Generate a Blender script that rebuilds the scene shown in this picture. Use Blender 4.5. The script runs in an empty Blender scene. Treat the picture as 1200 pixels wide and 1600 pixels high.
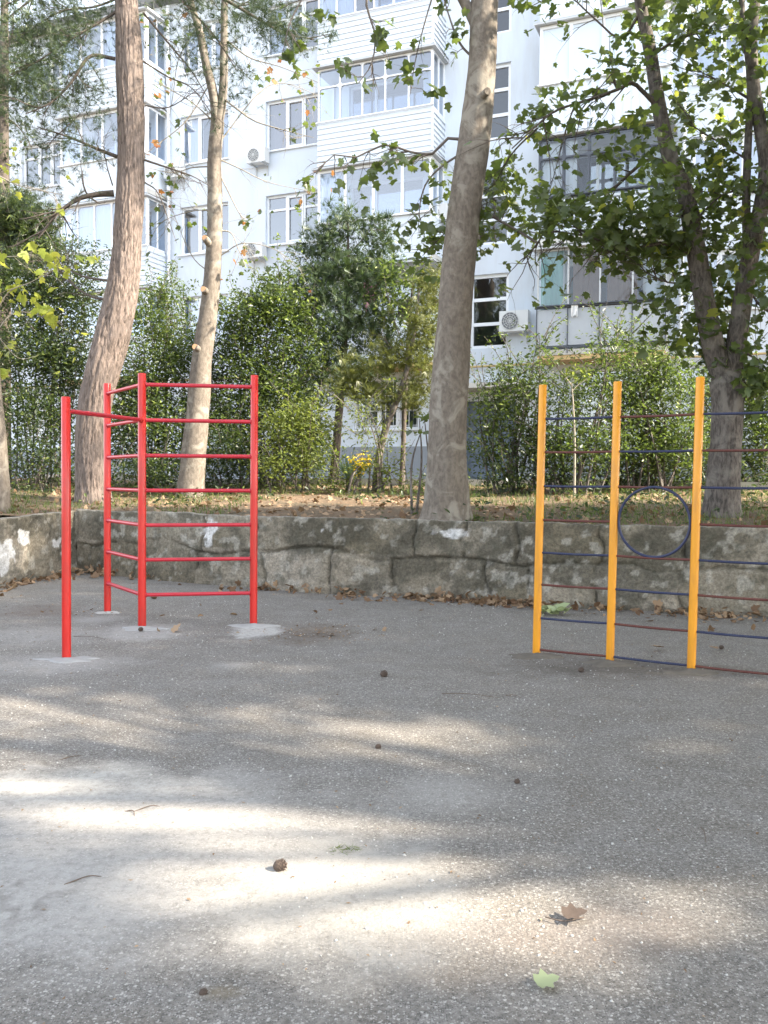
import bpy, math, random
import numpy as np
from mathutils import Vector, Matrix, Euler
R = math.radians
S = bpy.context.scene
COL = S.collection

# ------------------------------------------------------------------ camera, sky, sun, exposure
FPX = 1385.0
CAMH = 1.5
CROT = Euler((R(90 - 2.15), 0, 0)).to_matrix() @ Matrix.Rotation(R(0.3), 3, 'Z')
cd = bpy.data.cameras.new('camera'); cam = bpy.data.objects.new('camera', cd); COL.objects.link(cam)
cam.location = (0, 0, CAMH); cam.rotation_euler = CROT.to_euler()
cd.sensor_fit = 'VERTICAL'; cd.sensor_height = 32; cd.sensor_width = 24; cd.lens = FPX / 1600 * 32
cd.clip_start = 0.05; cd.clip_end = 2000
S.camera = cam
SUN_AZ = (1.0, -0.30); SUN_EL = R(38)
_l = math.hypot(*SUN_AZ)
SUNV = Vector((SUN_AZ[0] / _l * math.cos(SUN_EL), SUN_AZ[1] / _l * math.cos(SUN_EL), math.sin(SUN_EL)))
w = bpy.data.worlds.new('World'); S.world = w; w.use_nodes = True
nt = w.node_tree; sky = nt.nodes.new('ShaderNodeTexSky'); sky.sky_type = 'NISHITA'; sky.sun_disc = False
sky.sun_elevation = SUN_EL; sky.sun_rotation = math.atan2(SUNV.x, SUNV.y)
sky.air_density = 1.0; sky.dust_density = 1.6; sky.ozone_density = 1.2
nt.nodes['Background'].inputs[1].default_value = 0.15
hs_ = nt.nodes.new('ShaderNodeHueSaturation'); hs_.inputs['Saturation'].default_value = 0.42
nt.links.new(sky.outputs[0], hs_.inputs['Color']); nt.links.new(hs_.outputs[0], nt.nodes['Background'].inputs[0])
sl = bpy.data.lights.new('sun', 'SUN'); sl.energy = 3.7; sl.angle = R(1.2); sl.color = (1.0, 0.89, 0.74)
so = bpy.data.objects.new('sun', sl); COL.objects.link(so); so.rotation_euler = SUNV.to_track_quat('Z', 'Y').to_euler()
S.view_settings.view_transform = 'Standard'; S.view_settings.look = 'None'
S.view_settings.gamma = 1.0; S.view_settings.exposure = 2.4
S.render.engine = 'CYCLES'
S.cycles.max_bounces = 8; S.cycles.transparent_max_bounces = 12

# ------------------------------------------------------------------ pixel helpers (photo measured at 1200x1600)
def P(px, py, Y):
    d = CROT @ Vector(((px - 600) / FPX, (800 - py) / FPX, -1))
    return Vector((0, 0, CAMH)) + d * (Y / d.y)
def G(px, py, z=0.0):
    d = CROT @ Vector(((px - 600) / FPX, (800 - py) / FPX, -1))
    return Vector((0, 0, CAMH)) + d * ((z - CAMH) / d.z)
CINV = CROT.transposed()
def proj(p):
    v = CINV @ (Vector(p) - Vector((0, 0, CAMH)))
    if v.z > -0.1: return None
    return (600 + FPX * v.x / -v.z, 800 - FPX * v.y / -v.z)

# ------------------------------------------------------------------ noise
def _h(ix, iy, seed):
    n = (ix.astype(np.int64) * 374761393 + iy.astype(np.int64) * 668265263 + seed * 982451653) & 0xffffffff
    n = ((n ^ (n >> 13)) * 1274126177) & 0xffffffff
    return ((n ^ (n >> 16)) & 0xffff) / 65535.0
def vn(x, y, seed=0):
    x = np.asarray(x, float); y = np.asarray(y, float)
    ix = np.floor(x); iy = np.floor(y); fx = x - ix; fy = y - iy
    fx = fx * fx * (3 - 2 * fx); fy = fy * fy * (3 - 2 * fy)
    a = _h(ix, iy, seed); b = _h(ix + 1, iy, seed); c = _h(ix, iy + 1, seed); d = _h(ix + 1, iy + 1, seed)
    return (a * (1 - fx) + b * fx) * (1 - fy) + (c * (1 - fx) + d * fx) * fy
def fbm(x, y, seed=0, o=4):
    t = 0; a = 0.5; s = 0
    for i in range(o):
        t = t + a * vn(x * 2 ** i, y * 2 ** i, seed + i * 7); s += a; a *= 0.5
    return t / s

# ------------------------------------------------------------------ object helpers
def tag(o, label=None, cat=None, group=None, kind=None):
    if label: o['label'] = label
    if cat: o['category'] = cat
    if group: o['group'] = group
    if kind: o['kind'] = kind
    return o
def thing(name, label, cat, loc=(0, 0, 0), group=None):
    o = bpy.data.objects.new(name, None); COL.objects.link(o); o.location = loc
    o.empty_display_size = 0.2
    return tag(o, label, cat, group)
def wloc(o):
    v = Vector((0, 0, 0))
    while o is not None:
        v = v + o.location; o = o.parent
    return v
def link(name, me, mat, parent=None, loc=None):
    o = bpy.data.objects.new(name, me); COL.objects.link(o)
    if mat is not None:
        for m in (mat if isinstance(mat, (list, tuple)) else [mat]): me.materials.append(m)
    if loc is not None: o.location = loc
    if parent is not None: o.parent = parent
    return o
def npmesh(name, V, F, mat, parent=None, smooth=False, loc=None, uvless=True):
    """V (n,3) world coords, F (m,k) all same k"""
    V = np.asarray(V, float).copy(); F = np.asarray(F, np.int32)
    off = wloc(parent) if parent is not None else Vector((0, 0, 0))
    if loc is not None:
        V -= np.array(loc)
        l2 = Vector(loc) - off
    else:
        V -= np.array(off); l2 = None
    me = bpy.data.meshes.new(name)
    me.vertices.add(len(V)); me.vertices.foreach_set('co', V.ravel())
    k = F.shape[1]; me.loops.add(F.size); me.loops.foreach_set('vertex_index', F.ravel())
    me.polygons.add(len(F)); me.polygons.foreach_set('loop_start', np.arange(0, F.size, k, dtype=np.int32))
    me.polygons.foreach_set('loop_total', np.full(len(F), k, np.int32))
    if smooth: me.polygons.foreach_set('use_smooth', np.ones(len(F), bool))
    me.update(calc_edges=True)
    return link(name, me, mat, parent, l2)

def catmull(pts, n):
    pts = [Vector(p) for p in pts]
    if len(pts) < 3: return [pts[0].lerp(pts[-1], i / n) for i in range(n + 1)]
    q = [pts[0] * 2 - pts[1]] + pts + [pts[-1] * 2 - pts[-2]]
    out = []
    m = len(pts) - 1
    for i in range(n + 1):
        t = i / n * m; k = min(int(t), m - 1); f = t - k
        a, b, c, d = q[k], q[k + 1], q[k + 2], q[k + 3]
        out.append(0.5 * ((2 * b) + (c - a) * f + (2 * a - 5 * b + 4 * c - d) * f * f + (3 * b - a - 3 * c + d) * f ** 3))
    return out
def lerpl(vals, n):
    m = len(vals) - 1; out = []
    for i in range(n + 1):
        t = i / n * m; k = min(int(t), m - 1); out.append(vals[k] + (vals[k + 1] - vals[k]) * (t - k))
    return out

class MB:
    def __init__(s): s.v = []; s.f = []; s.sm = []
    def add(s, vs, fs, sm=False):
        b = len(s.v); s.v += [tuple(v) for v in vs]; s.f += [tuple(i + b for i in f) for f in fs]; s.sm += [sm] * len(fs)
    def hexa(s, c):
        s.add(c, [(3, 2, 1, 0), (4, 5, 6, 7), (0, 1, 5, 4), (1, 2, 6, 5), (2, 3, 7, 6), (3, 0, 4, 7)])
    def box(s, x0, x1, y0, y1, z0, z1):
        s.hexa([(x0, y0, z0), (x1, y0, z0), (x1, y1, z0), (x0, y1, z0), (x0, y0, z1), (x1, y0, z1), (x1, y1, z1), (x0, y1, z1)])
    def fbox(s, a0, a1, d0, d1, z0, z1):      # facade frame: a along the wall, d outwards
        s.hexa([F(a0, d1, z0), F(a1, d1, z0), F(a1, d0, z0), F(a0, d0, z0), F(a0, d1, z1), F(a1, d1, z1), F(a1, d0, z1), F(a0, d0, z1)])
    def quad(s, a, b, c, d): s.add([a, b, c, d], [(0, 1, 2, 3)])
    def tube(s, pts, rad, seg=8, cap=True, rough=0.0, rng=None, sm=True):
        pts = [Vector(p) for p in pts]; n = len(pts)
        if not isinstance(rad, (list, tuple)): rad = [rad] * n
        vs = []; t0 = None; up = None
        for i, p in enumerate(pts):
            t = (pts[min(i + 1, n - 1)] - pts[max(i - 1, 0)])
            if t.length < 1e-9: t = Vector((0, 0, 1))
            t.normalize()
            if up is None:
                up = t.cross(Vector((0.3, 1, 0.1))); up.normalize()
            up = (up - t * up.dot(t)); up.normalize(); bn = t.cross(up)
            for k in range(seg):
                a = 2 * math.pi * k / seg
                rr = rad[i]
                if rough: rr *= 1 + rough * (float(fbm(np.array(p.z * 3 + k * 0.0), np.array(k * 0.9 + p.x), 3, 3)) - 0.5) * 2
                vs.append(p + (up * math.cos(a) + bn * math.sin(a)) * rr)
        fs = []
        for i in range(n - 1):
            for k in range(seg):
                a = i * seg + k; b = i * seg + (k + 1) % seg
                fs.append((a, b, b + seg, a + seg))
        s.add(vs, fs, sm)
        if cap:
            s.add([vs[k] for k in range(seg)], [tuple(range(seg - 1, -1, -1))]); m = (n - 1) * seg
            s.add([vs[m + k] for k in range(seg)], [tuple(range(seg))])
    def build(s, name, mat, parent=None, loc=None):
        off = wloc(parent) if parent is not None else Vector((0, 0, 0))
        base = Vector(loc) if loc is not None else off
        me = bpy.data.meshes.new(name)
        me.from_pydata([(v[0] - base.x, v[1] - base.y, v[2] - base.z) for v in s.v], [], s.f)
        me.polygons.foreach_set('use_smooth', s.sm); me.update()
        return link(name, me, mat, parent, (base - off) if loc is not None else None)

# ------------------------------------------------------------------ materials
def nodes(name):
    m = bpy.data.materials.new(name); m.use_nodes = True; n = m.node_tree
    return m, n, n.nodes['Principled BSDF']
def N(n, t, **kw):
    x = n.nodes.new(t)
    for k, v in kw.items(): setattr(x, k, v)
    return x
def noise(n, vec, scale, detail=4, rough=0.55, dist=0.0):
    x = N(n, 'ShaderNodeTexNoise'); x.inputs['Scale'].default_value = scale; x.inputs['Detail'].default_value = detail
    x.inputs['Roughness'].default_value = rough; x.inputs['Distortion'].default_value = dist
    if vec is not None: n.links.new(vec, x.inputs['Vector'])
    return x.outputs['Fac']
def ramp(n, fac, stops):
    x = N(n, 'ShaderNodeValToRGB'); e = x.color_ramp.elements
    while len(e) < len(stops): e.new(0.5)
    for i, (p, c) in enumerate(stops):
        e[i].position = p; e[i].color = (c, c, c, 1) if isinstance(c, (int, float)) else (c[0], c[1], c[2], 1)
    n.links.new(fac, x.inputs[0]); return x.outputs[0]
def mix(n, fac, a, b, mode='MIX'):
    x = N(n, 'ShaderNodeMix', data_type='RGBA', blend_type=mode)
    for i, v in ((0, fac), (6, a), (7, b)):
        if isinstance(v, bpy.types.NodeSocket): n.links.new(v, x.inputs[i])
        elif isinstance(v, (int, float)): x.inputs[i].default_value = v if i == 0 else (v, v, v, 1)
        else: x.inputs[i].default_value = (v[0], v[1], v[2], 1)
    return x.outputs[2]
def mth(n, op, a, b=0.0, c=None):
    x = N(n, 'ShaderNodeMath', operation=op)
    for i, v in enumerate((a, b) + ((c,) if c is not None else ())):
        if isinstance(v, bpy.types.NodeSocket): n.links.new(v, x.inputs[i])
        else: x.inputs[i].default_value = v
    return x.outputs[0]
def bump(n, b, h, strength=0.3, dist=0.01):
    x = N(n, 'ShaderNodeBump'); x.inputs['Strength'].default_value = strength; x.inputs['Distance'].default_value = dist
    n.links.new(h, x.inputs['Height']); n.links.new(x.outputs[0], b.inputs['Normal'])
def coord(n): return N(n, 'ShaderNodeTexCoord').outputs['Object']
def vmap(n, vec, sc=(1, 1, 1)):
    x = N(n, 'ShaderNodeMapping'); x.inputs['Scale'].default_value = sc; n.links.new(vec, x.inputs[0]); return x.outputs[0]

def paint(name, c, rough=0.5, var=0.12, scale=6, bmp=0.1, metal=0.0, dirt=None, dscale=3.0, damt=0.5):
    m, n, b = nodes(name); co = coord(n)
    f = noise(n, co, scale, 5)
    col = mix(n, f, [x * (1 - var) for x in c], [min(1, x * (1 + var)) for x in c])
    if dirt:
        d = ramp(n, noise(n, vmap(n, co, (1, 1, 0.2)), dscale, 6, 0.65), [(0.48, 0.0), (0.72, damt)])
        col = mix(n, d, col, dirt)
    n.links.new(col, b.inputs['Base Color']); b.inputs['Roughness'].default_value = rough; b.inputs['Metallic'].default_value = metal
    if bmp: bump(n, b, noise(n, co, scale * 8, 4), bmp, 0.004)
    return m
def leafmat(name, c1, c2, tr, tfac=0.4, rough=0.45, spec=0.35, hi=None):
    m, n, b = nodes(name)
    g = N(n, 'ShaderNodeNewGeometry'); r = g.outputs['Random Per Island']
    col = mix(n, r, c1, c2)
    if hi: col = mix(n, ramp(n, r, [(0.80, 0.0), (0.82, 1.0)]), col, hi)
    n.links.new(col, b.inputs['Base Color']); b.inputs['Roughness'].default_value = rough
    b.inputs['Specular IOR Level'].default_value = spec
    t = N(n, 'ShaderNodeBsdfTranslucent'); tc = mix(n, r, tr, [x * 0.7 for x in tr]); n.links.new(tc, t.inputs[0])
    ms = N(n, 'ShaderNodeMixShader'); ms.inputs[0].default_value = tfac
    n.links.new(b.outputs[0], ms.inputs[1]); n.links.new(t.outputs[0], ms.inputs[2])
    n.links.new(ms.outputs[0], n.nodes['Material Output'].inputs['Surface'])
    return m
def glassmat(name, tint=(0.85, 0.92, 1.0), refl=0.3):
    m, n, b = nodes(name)
    co = coord(n)
    tr = N(n, 'ShaderNodeBsdfTransparent'); tr.inputs[0].default_value = (*tint, 1)
    gl = N(n, 'ShaderNodeBsdfGlossy'); gl.inputs['Roughness'].default_value = 0.03; gl.inputs[0].default_value = (0.95, 0.97, 1, 1)
    bp = N(n, 'ShaderNodeBump'); bp.inputs['Strength'].default_value = 0.06; bp.inputs['Distance'].default_value = 0.05
    n.links.new(noise(n, co, 1.3, 2), bp.inputs['Height']); n.links.new(bp.outputs[0], gl.inputs['Normal'])
    fr = N(n, 'ShaderNodeLayerWeight'); fr.inputs[0].default_value = 0.3
    fac = mth(n, 'ADD', mth(n, 'MULTIPLY', fr.outputs['Fresnel'], 1.0), refl)
    ms = N(n, 'ShaderNodeMixShader'); n.links.new(fac, ms.inputs[0])
    n.links.new(tr.outputs[0], ms.inputs[1]); n.links.new(gl.outputs[0], ms.inputs[2])
    n.links.new(ms.outputs[0], n.nodes['Material Output'].inputs['Surface'])
    return m

M = {}
M['facade'] = paint('facade_paint', (0.66, 0.72, 0.79), 0.85, 0.05, 0.8, 0.15, dirt=(0.5, 0.5, 0.49), dscale=1.6, damt=0.45)
M['plinth'] = paint('plinth_render', (0.30, 0.33, 0.37), 0.9, 0.12, 2, 0.3, dirt=(0.2, 0.2, 0.19))
M['roofing'] = paint('roofing_felt', (0.16, 0.16, 0.16), 0.9)
M['concrete'] = paint('slab_concrete', (0.55, 0.54, 0.5), 0.9, 0.1, 3, 0.3, dirt=(0.33, 0.29, 0.22))
M['ochre'] = paint('ochre_slab_edge', (0.6, 0.42, 0.2), 0.8, 0.15, 3)
M['pvc'] = paint('white_pvc', (0.82, 0.84, 0.86), 0.35, 0.02, 4, 0.0)
M['siding'] = paint('white_siding', (0.66, 0.72, 0.78), 0.5, 0.05, 2, 0.0, dirt=(0.55, 0.56, 0.55), damt=0.35)
M['sheet'] = paint('weathered_sheet', (0.42, 0.45, 0.48), 0.6, 0.15, 2, 0.1, dirt=(0.3, 0.33, 0.4), dscale=2.0, damt=0.7)
M['dark_frame'] = paint('dark_metal_frame', (0.07, 0.08, 0.1), 0.5)
M['grey_frame'] = paint('grey_metal_frame', (0.5, 0.52, 0.53), 0.5)
M['interior'] = paint('dim_interior', (0.16, 0.155, 0.15), 0.9)
M['curtain'] = paint('white_curtain', (0.7, 0.72, 0.76), 0.9, 0.1, 3)
M['brown_curtain'] = paint('brown_curtain', (0.2, 0.13, 0.1), 0.9, 0.3, 3)
M['teal_curtain'] = paint('teal_sheet', (0.30, 0.5, 0.48), 0.8, 0.1, 3)
M['glass'] = glassmat('window_glass', (0.72, 0.82, 0.95), 0.2)
M['glass_clear'] = glassmat('old_clear_glass', (0.85, 0.9, 0.92), 0.03)
M['glass_dark'] = glassmat('stair_glass', (0.45, 0.5, 0.5), 0.08)
M['glass_milk'] = paint('frosted_pane', (0.60, 0.68, 0.76), 0.15, 0.04, 1, 0.0)
M['pipe'] = paint('ochre_gas_pipe', (0.55, 0.4, 0.18), 0.5)
M['ac'] = paint('air_conditioner_white', (0.7, 0.71, 0.7), 0.5, 0.05)
M['black'] = paint('black_plastic', (0.17, 0.18, 0.19), 0.5)
M['door'] = paint('entrance_door_paint', (0.14, 0.18, 0.24), 0.5)
M['red'] = paint('red_enamel', (0.56, 0.022, 0.016), 0.32, 0.08, 9, 0.08, dirt=(0.24, 0.03, 0.02), dscale=11, damt=0.6)
M['red2'] = paint('crimson_enamel', (0.46, 0.015, 0.03), 0.38, 0.1, 9, 0.08)
M['yellow'] = paint('yellow_enamel', (0.72, 0.30, 0.012), 0.38, 0.08, 7, 0.12, dirt=(0.40, 0.17, 0.03), dscale=11, damt=0.6)
M['blue'] = paint('blue_enamel', (0.016, 0.022, 0.065), 0.5, 0.3, 20, 0.3, dirt=(0.04, 0.045, 0.07), dscale=20, damt=0.7)
M['rust'] = paint('rusty_red_enamel', (0.10, 0.025, 0.018), 0.6, 0.3, 20, 0.3, dirt=(0.12, 0.06, 0.035), dscale=20, damt=0.7)
M['cement'] = paint('cement_mound', (0.33, 0.325, 0.31), 0.95, 0.2, 12, 0.7)
M['oldcement'] = paint('dirty_cement_mound', (0.12, 0.105, 0.085), 0.95, 0.3, 12, 0.7)
M['kerb'] = paint('kerb_concrete', (0.45, 0.43, 0.39), 0.9, 0.2, 4, 0.4, dirt=(0.2, 0.19, 0.15))
M['pink'] = paint('pink_cloth', (0.55, 0.22, 0.32), 0.9)
M['white_cloth'] = paint('white_cloth', (0.75, 0.75, 0.74), 0.9)
M['cone'] = paint('pine_cone_brown', (0.09, 0.065, 0.05), 0.9, 0.3, 30, 0.5)
M['stone'] = paint('pale_pebble', (0.45, 0.44, 0.41), 0.9, 0.2, 30, 0.3)
M['twigm'] = paint('dry_twig', (0.12, 0.09, 0.07), 0.9)
M['green_leaf'] = leafmat('maple_leaf', (0.032, 0.052, 0.020), (0.095, 0.13, 0.045), (0.25, 0.34, 0.06), 0.36, 0.38, 0.6)
M['yellow_leaf'] = leafmat('yellowing_leaf', (0.16, 0.24, 0.04), (0.34, 0.36, 0.06), (0.6, 0.62, 0.1), 0.45)
M['shrub_leaf'] = leafmat('shrub_leaf', (0.028, 0.045, 0.018), (0.078, 0.112, 0.038), (0.2, 0.29, 0.05), 0.38, 0.4, 0.45, (0.21, 0.26, 0.06))
M['dark_leaf'] = leafmat('dark_shrub_leaf', (0.020, 0.034, 0.016), (0.052, 0.078, 0.03), (0.12, 0.18, 0.045), 0.35, 0.4, 0.45, (0.15, 0.19, 0.045))
M['lime_leaf'] = leafmat('lime_shrub_leaf', (0.06, 0.09, 0.025), (0.16, 0.19, 0.05), (0.33, 0.40, 0.07), 0.42)
M['olive_leaf'] = leafmat('olive_conifer_leaf', (0.06, 0.075, 0.022), (0.14, 0.15, 0.04), (0.24, 0.27, 0.05), 0.35)
M['juniper'] = leafmat('juniper_scale', (0.03, 0.06, 0.03), (0.09, 0.12, 0.05), (0.1, 0.16, 0.04), 0.22)
M['needle'] = leafmat('pine_needle', (0.03, 0.055, 0.03), (0.08, 0.11, 0.045), (0.1, 0.15, 0.04), 0.2)
M['brown_leaf'] = leafmat('fallen_leaf', (0.11, 0.06, 0.035), (0.42, 0.30, 0.19), (0.25, 0.15, 0.06), 0.2, 0.7, 0.2)
M['orange_leaf'] = leafmat('withered_leaf', (0.25, 0.09, 0.03), (0.36, 0.2, 0.08), (0.5, 0.22, 0.06), 0.4)
M['grass'] = leafmat('grass_blade', (0.04, 0.07, 0.02), (0.14, 0.16, 0.05), (0.2, 0.3, 0.05), 0.35)
M['yucca'] = leafmat('yucca_blade', (0.10, 0.16, 0.11), (0.2, 0.27, 0.2), (0.2, 0.3, 0.15), 0.25)
M['blossom'] = leafmat('yellow_blossom', (0.7, 0.5, 0.02), (0.8, 0.62, 0.05), (0.8, 0.6, 0.05), 0.3)
M['pale_leaf'] = leafmat('pale_green_leaf', (0.3, 0.36, 0.18), (0.4, 0.44, 0.26), (0.3, 0.36, 0.12), 0.2)

def bark(name, c1, c2, c3, stretch, scale, bs, patch=(0.45, 0.6)):
    m, n, b = nodes(name); co = coord(n); v = vmap(n, co, stretch)
    a = noise(n, v, scale, 7, 0.65, 0.4); d = noise(n, co, 3.2, 5, 0.6, 0.6)
    col = mix(n, ramp(n, a, [(0.38, 0.0), (0.62, 1.0)]), c1, c2)
    col = mix(n, ramp(n, d, [(patch[0], 0.0), (patch[1], 0.8)]), col, c3)
    n.links.new(col, b.inputs['Base Color']); b.inputs['Roughness'].default_value = 0.9
    bump(n, b, a, bs, 0.03)
    return m
M['pine_bark'] = bark('pine_bark', (0.06, 0.045, 0.037), (0.27, 0.21, 0.175), (0.17, 0.135, 0.115), (9, 9, 2.0), 3.4, 1.0)
M['plane_bark'] = bark('plane_bark', (0.115, 0.095, 0.075), (0.19, 0.162, 0.13), (0.27, 0.245, 0.20), (4, 4, 2.2), 5.0, 0.35, (0.52, 0.62))
M['maple_bark'] = bark('maple_bark', (0.05, 0.042, 0.036), (0.15, 0.128, 0.11), (0.20, 0.18, 0.155), (8, 8, 2.4), 4.0, 0.8, (0.5, 0.62))
M['dark_bark'] = bark('dark_bark', (0.05, 0.04, 0.035), (0.14, 0.115, 0.09), (0.1, 0.08, 0.065), (8, 8, 2), 5.0, 0.7)
M['twig'] = paint('twig_bark', (0.13, 0.11, 0.095), 0.9, 0.3, 5)
M['pale_twig'] = paint('pale_twig_bark', (0.28, 0.25, 0.2), 0.9, 0.2, 5)
M['cut_wood'] = paint('cut_wood', (0.5, 0.3, 0.17), 0.9)

# asphalt: world-coordinate stains and painted sun pools with their own outline
def asphalt_mat():
    m, n, b = nodes('worn_asphalt'); co = coord(n)
    big = noise(n, co, 0.55, 5, 0.6); mid = noise(n, co, 3.5, 6, 0.65); fine = noise(n, co, 55, 4, 0.7)
    col = mix(n, big, (0.132, 0.119, 0.102), (0.19, 0.172, 0.148))
    col = mix(n, mth(n, 'MULTIPLY', ramp(n, mid, [(0.35, 0.0), (0.7, 1.0)]), 0.7), col, (0.22, 0.21, 0.195))
    col = mix(n, 0.55, col, ramp(n, fine, [(0.3, 0.10), (0.7, 0.9)]), 'OVERLAY')
    # aggregate chips
    hs = []
    for sc, lo, hi, cc, amt in ((75, 0.80, 0.84, (0.46, 0.44, 0.40), 0.8), (130, 0.68, 0.74, (0.42, 0.40, 0.37), 0.75), (210, 0.62, 0.7, (0.30, 0.29, 0.27), 0.55), (150, 0.66, 0.74, (0.05, 0.048, 0.045), 0.7)):
        v = N(n, 'ShaderNodeTexVoronoi'); v.inputs['Scale'].default_value = sc; v.inputs['Randomness'].default_value = 1
        mp = vmap(n, co, (1, 1.0, 1)); mpn = mp.node; mpn.inputs['Location'].default_value = (sc * 0.31, sc * 0.7, 0); jn = N(n, 'ShaderNodeTexNoise'); jn.inputs['Scale'].default_value = sc * 1.5; jn.inputs['Detail'].default_value = 2; n.links.new(co, jn.inputs[0])
        js = N(n, 'ShaderNodeVectorMath', operation='SCALE'); js.inputs[3].default_value = 1.1 / sc; n.links.new(jn.outputs['Color'], js.inputs[0])
        ja = N(n, 'ShaderNodeVectorMath', operation='ADD'); n.links.new(mp, ja.inputs[0]); n.links.new(js.outputs[0], ja.inputs[1]); n.links.new(ja.outputs[0], v.inputs['Vector'])
        sp = N(n, 'ShaderNodeSeparateColor'); n.links.new(v.outputs['Color'], sp.inputs[0])
        k = ramp(n, sp.outputs[0], [(lo, 0.0), (hi, 1.0)])
        k = mth(n, 'MULTIPLY', k, ramp(n, v.outputs['Distance'], [(0.28, 1.0), (0.5, 0.0)]))
        col = mix(n, mth(n, 'MULTIPLY', k, amt), col, cc); hs.append(v.outputs['Distance'])
    # stains and painted sun pools: (x, y, rx, ry, colour, amount)
    sep = N(n, 'ShaderNodeSeparateXYZ'); n.links.new(co, sep.inputs[0])
    edge = mth(n, 'MULTIPLY', mth(n, 'SUBTRACT', noise(n, co, 7.0, 9, 0.72), 0.5), 0.9)
    wx = mth(n, 'SUBTRACT', noise(n, co, 1.7, 5, 0.65), 0.5); wy = mth(n, 'SUBTRACT', noise(n, vmap(n, co, (1.3, 1.1, 1)), 2.6, 5, 0.65), 0.5)
    dust = None
    grit = ramp(n, noise(n, co, 26, 5, 0.75), [(0.30, 0.35), (0.56, 1.0)])
    for (x, y, rx, ry, cc, amt, soft) in STAINS_AND_SUN:
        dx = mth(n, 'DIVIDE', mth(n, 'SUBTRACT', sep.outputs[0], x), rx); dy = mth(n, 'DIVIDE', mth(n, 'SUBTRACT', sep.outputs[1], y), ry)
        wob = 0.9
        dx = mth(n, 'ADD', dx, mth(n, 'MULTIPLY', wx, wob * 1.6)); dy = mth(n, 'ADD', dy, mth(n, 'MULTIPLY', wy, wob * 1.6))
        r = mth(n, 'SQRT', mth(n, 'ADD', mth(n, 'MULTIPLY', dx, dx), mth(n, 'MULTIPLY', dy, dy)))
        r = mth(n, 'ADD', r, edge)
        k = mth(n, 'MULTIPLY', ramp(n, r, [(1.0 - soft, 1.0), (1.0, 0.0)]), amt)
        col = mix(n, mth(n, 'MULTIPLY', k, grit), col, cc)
    # thin cracks
    v = N(n, 'ShaderNodeTexVoronoi', feature='DISTANCE_TO_EDGE'); v.inputs['Scale'].default_value = 0.33
    wv = N(n, 'ShaderNodeVectorMath', operation='ADD'); nn = N(n, 'ShaderNodeTexNoise'); nn.inputs['Scale'].default_value = 1.4; nn.inputs['Detail'].default_value = 6
    n.links.new(co, nn.inputs[0]); sc2 = N(n, 'ShaderNodeVectorMath', operation='SCALE'); sc2.inputs[3].default_value = 1.0
    n.links.new(nn.outputs['Color'], sc2.inputs[0]); n.links.new(co, wv.inputs[0]); n.links.new(sc2.outputs[0], wv.inputs[1]); n.links.new(wv.outputs[0], v.inputs['Vector'])
    cr = mth(n, 'MULTIPLY', ramp(n, v.outputs['Distance'], [(0.002, 1.0), (0.008, 0.0)]), ramp(n, noise(n, co, 0.8, 2), [(0.54, 0.0), (0.62, 0.35)]))
    col = mix(n, cr, col, (0.06, 0.05, 0.04))
    n.links.new(col, b.inputs['Base Color'])
    b.inputs['Roughness'].default_value = 0.85; b.inputs['Specular IOR Level'].default_value = 0.25
    h = mth(n, 'ADD', mth(n, 'MULTIPLY', hs[0], -0.6), mth(n, 'MULTIPLY', fine, 0.8))
    h = mth(n, 'ADD', h, mth(n, 'MULTIPLY', mid, 1.6))
    bump(n, b, h, 0.6, 0.006)
    return m
CEM = (0.385, 0.37, 0.345)
def st(px, py, rxp, ryp, cc=CEM, amt=0.8, soft=0.7):
    c = G(px, py); k = c.y / FPX
    return (c.x, c.y, rxp * k, (G(px, py - ryp).y - G(px, py + ryp).y) / 2, cc, amt, soft)
STAINS_AND_SUN = [st(130, 1300, 620, 135, CEM, 0.72, 0.55), st(540, 1400, 250, 130, (0.34, 0.325, 0.295), 0.85, 0.5), st(60, 1430, 400, 110, CEM, 0.65, 0.6),
          st(700, 1240, 130, 42, CEM, 0.5, 0.8), st(120, 1225, 220, 40, (0.55, 0.52, 0.46), 0.5, 0.8),  # the first is a sunlit spot put into the colour
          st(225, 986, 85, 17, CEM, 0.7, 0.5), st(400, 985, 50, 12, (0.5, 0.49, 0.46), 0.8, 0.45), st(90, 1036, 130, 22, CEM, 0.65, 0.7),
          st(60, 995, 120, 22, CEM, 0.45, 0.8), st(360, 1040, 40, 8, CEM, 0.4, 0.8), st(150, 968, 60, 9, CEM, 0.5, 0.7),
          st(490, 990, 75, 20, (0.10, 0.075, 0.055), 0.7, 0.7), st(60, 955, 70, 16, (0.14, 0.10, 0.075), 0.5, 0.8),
          st(860, 1470, 260, 65, (0.20, 0.165, 0.145), 0.4, 0.8), st(1000, 1440, 170, 50, (0.2, 0.165, 0.145), 0.3, 0.8),  # pools of reddish sunlight put into the asphalt colour
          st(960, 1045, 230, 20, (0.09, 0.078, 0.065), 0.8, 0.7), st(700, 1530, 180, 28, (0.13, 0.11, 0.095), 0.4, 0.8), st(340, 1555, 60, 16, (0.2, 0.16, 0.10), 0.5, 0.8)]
M['asphalt'] = asphalt_mat()

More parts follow.
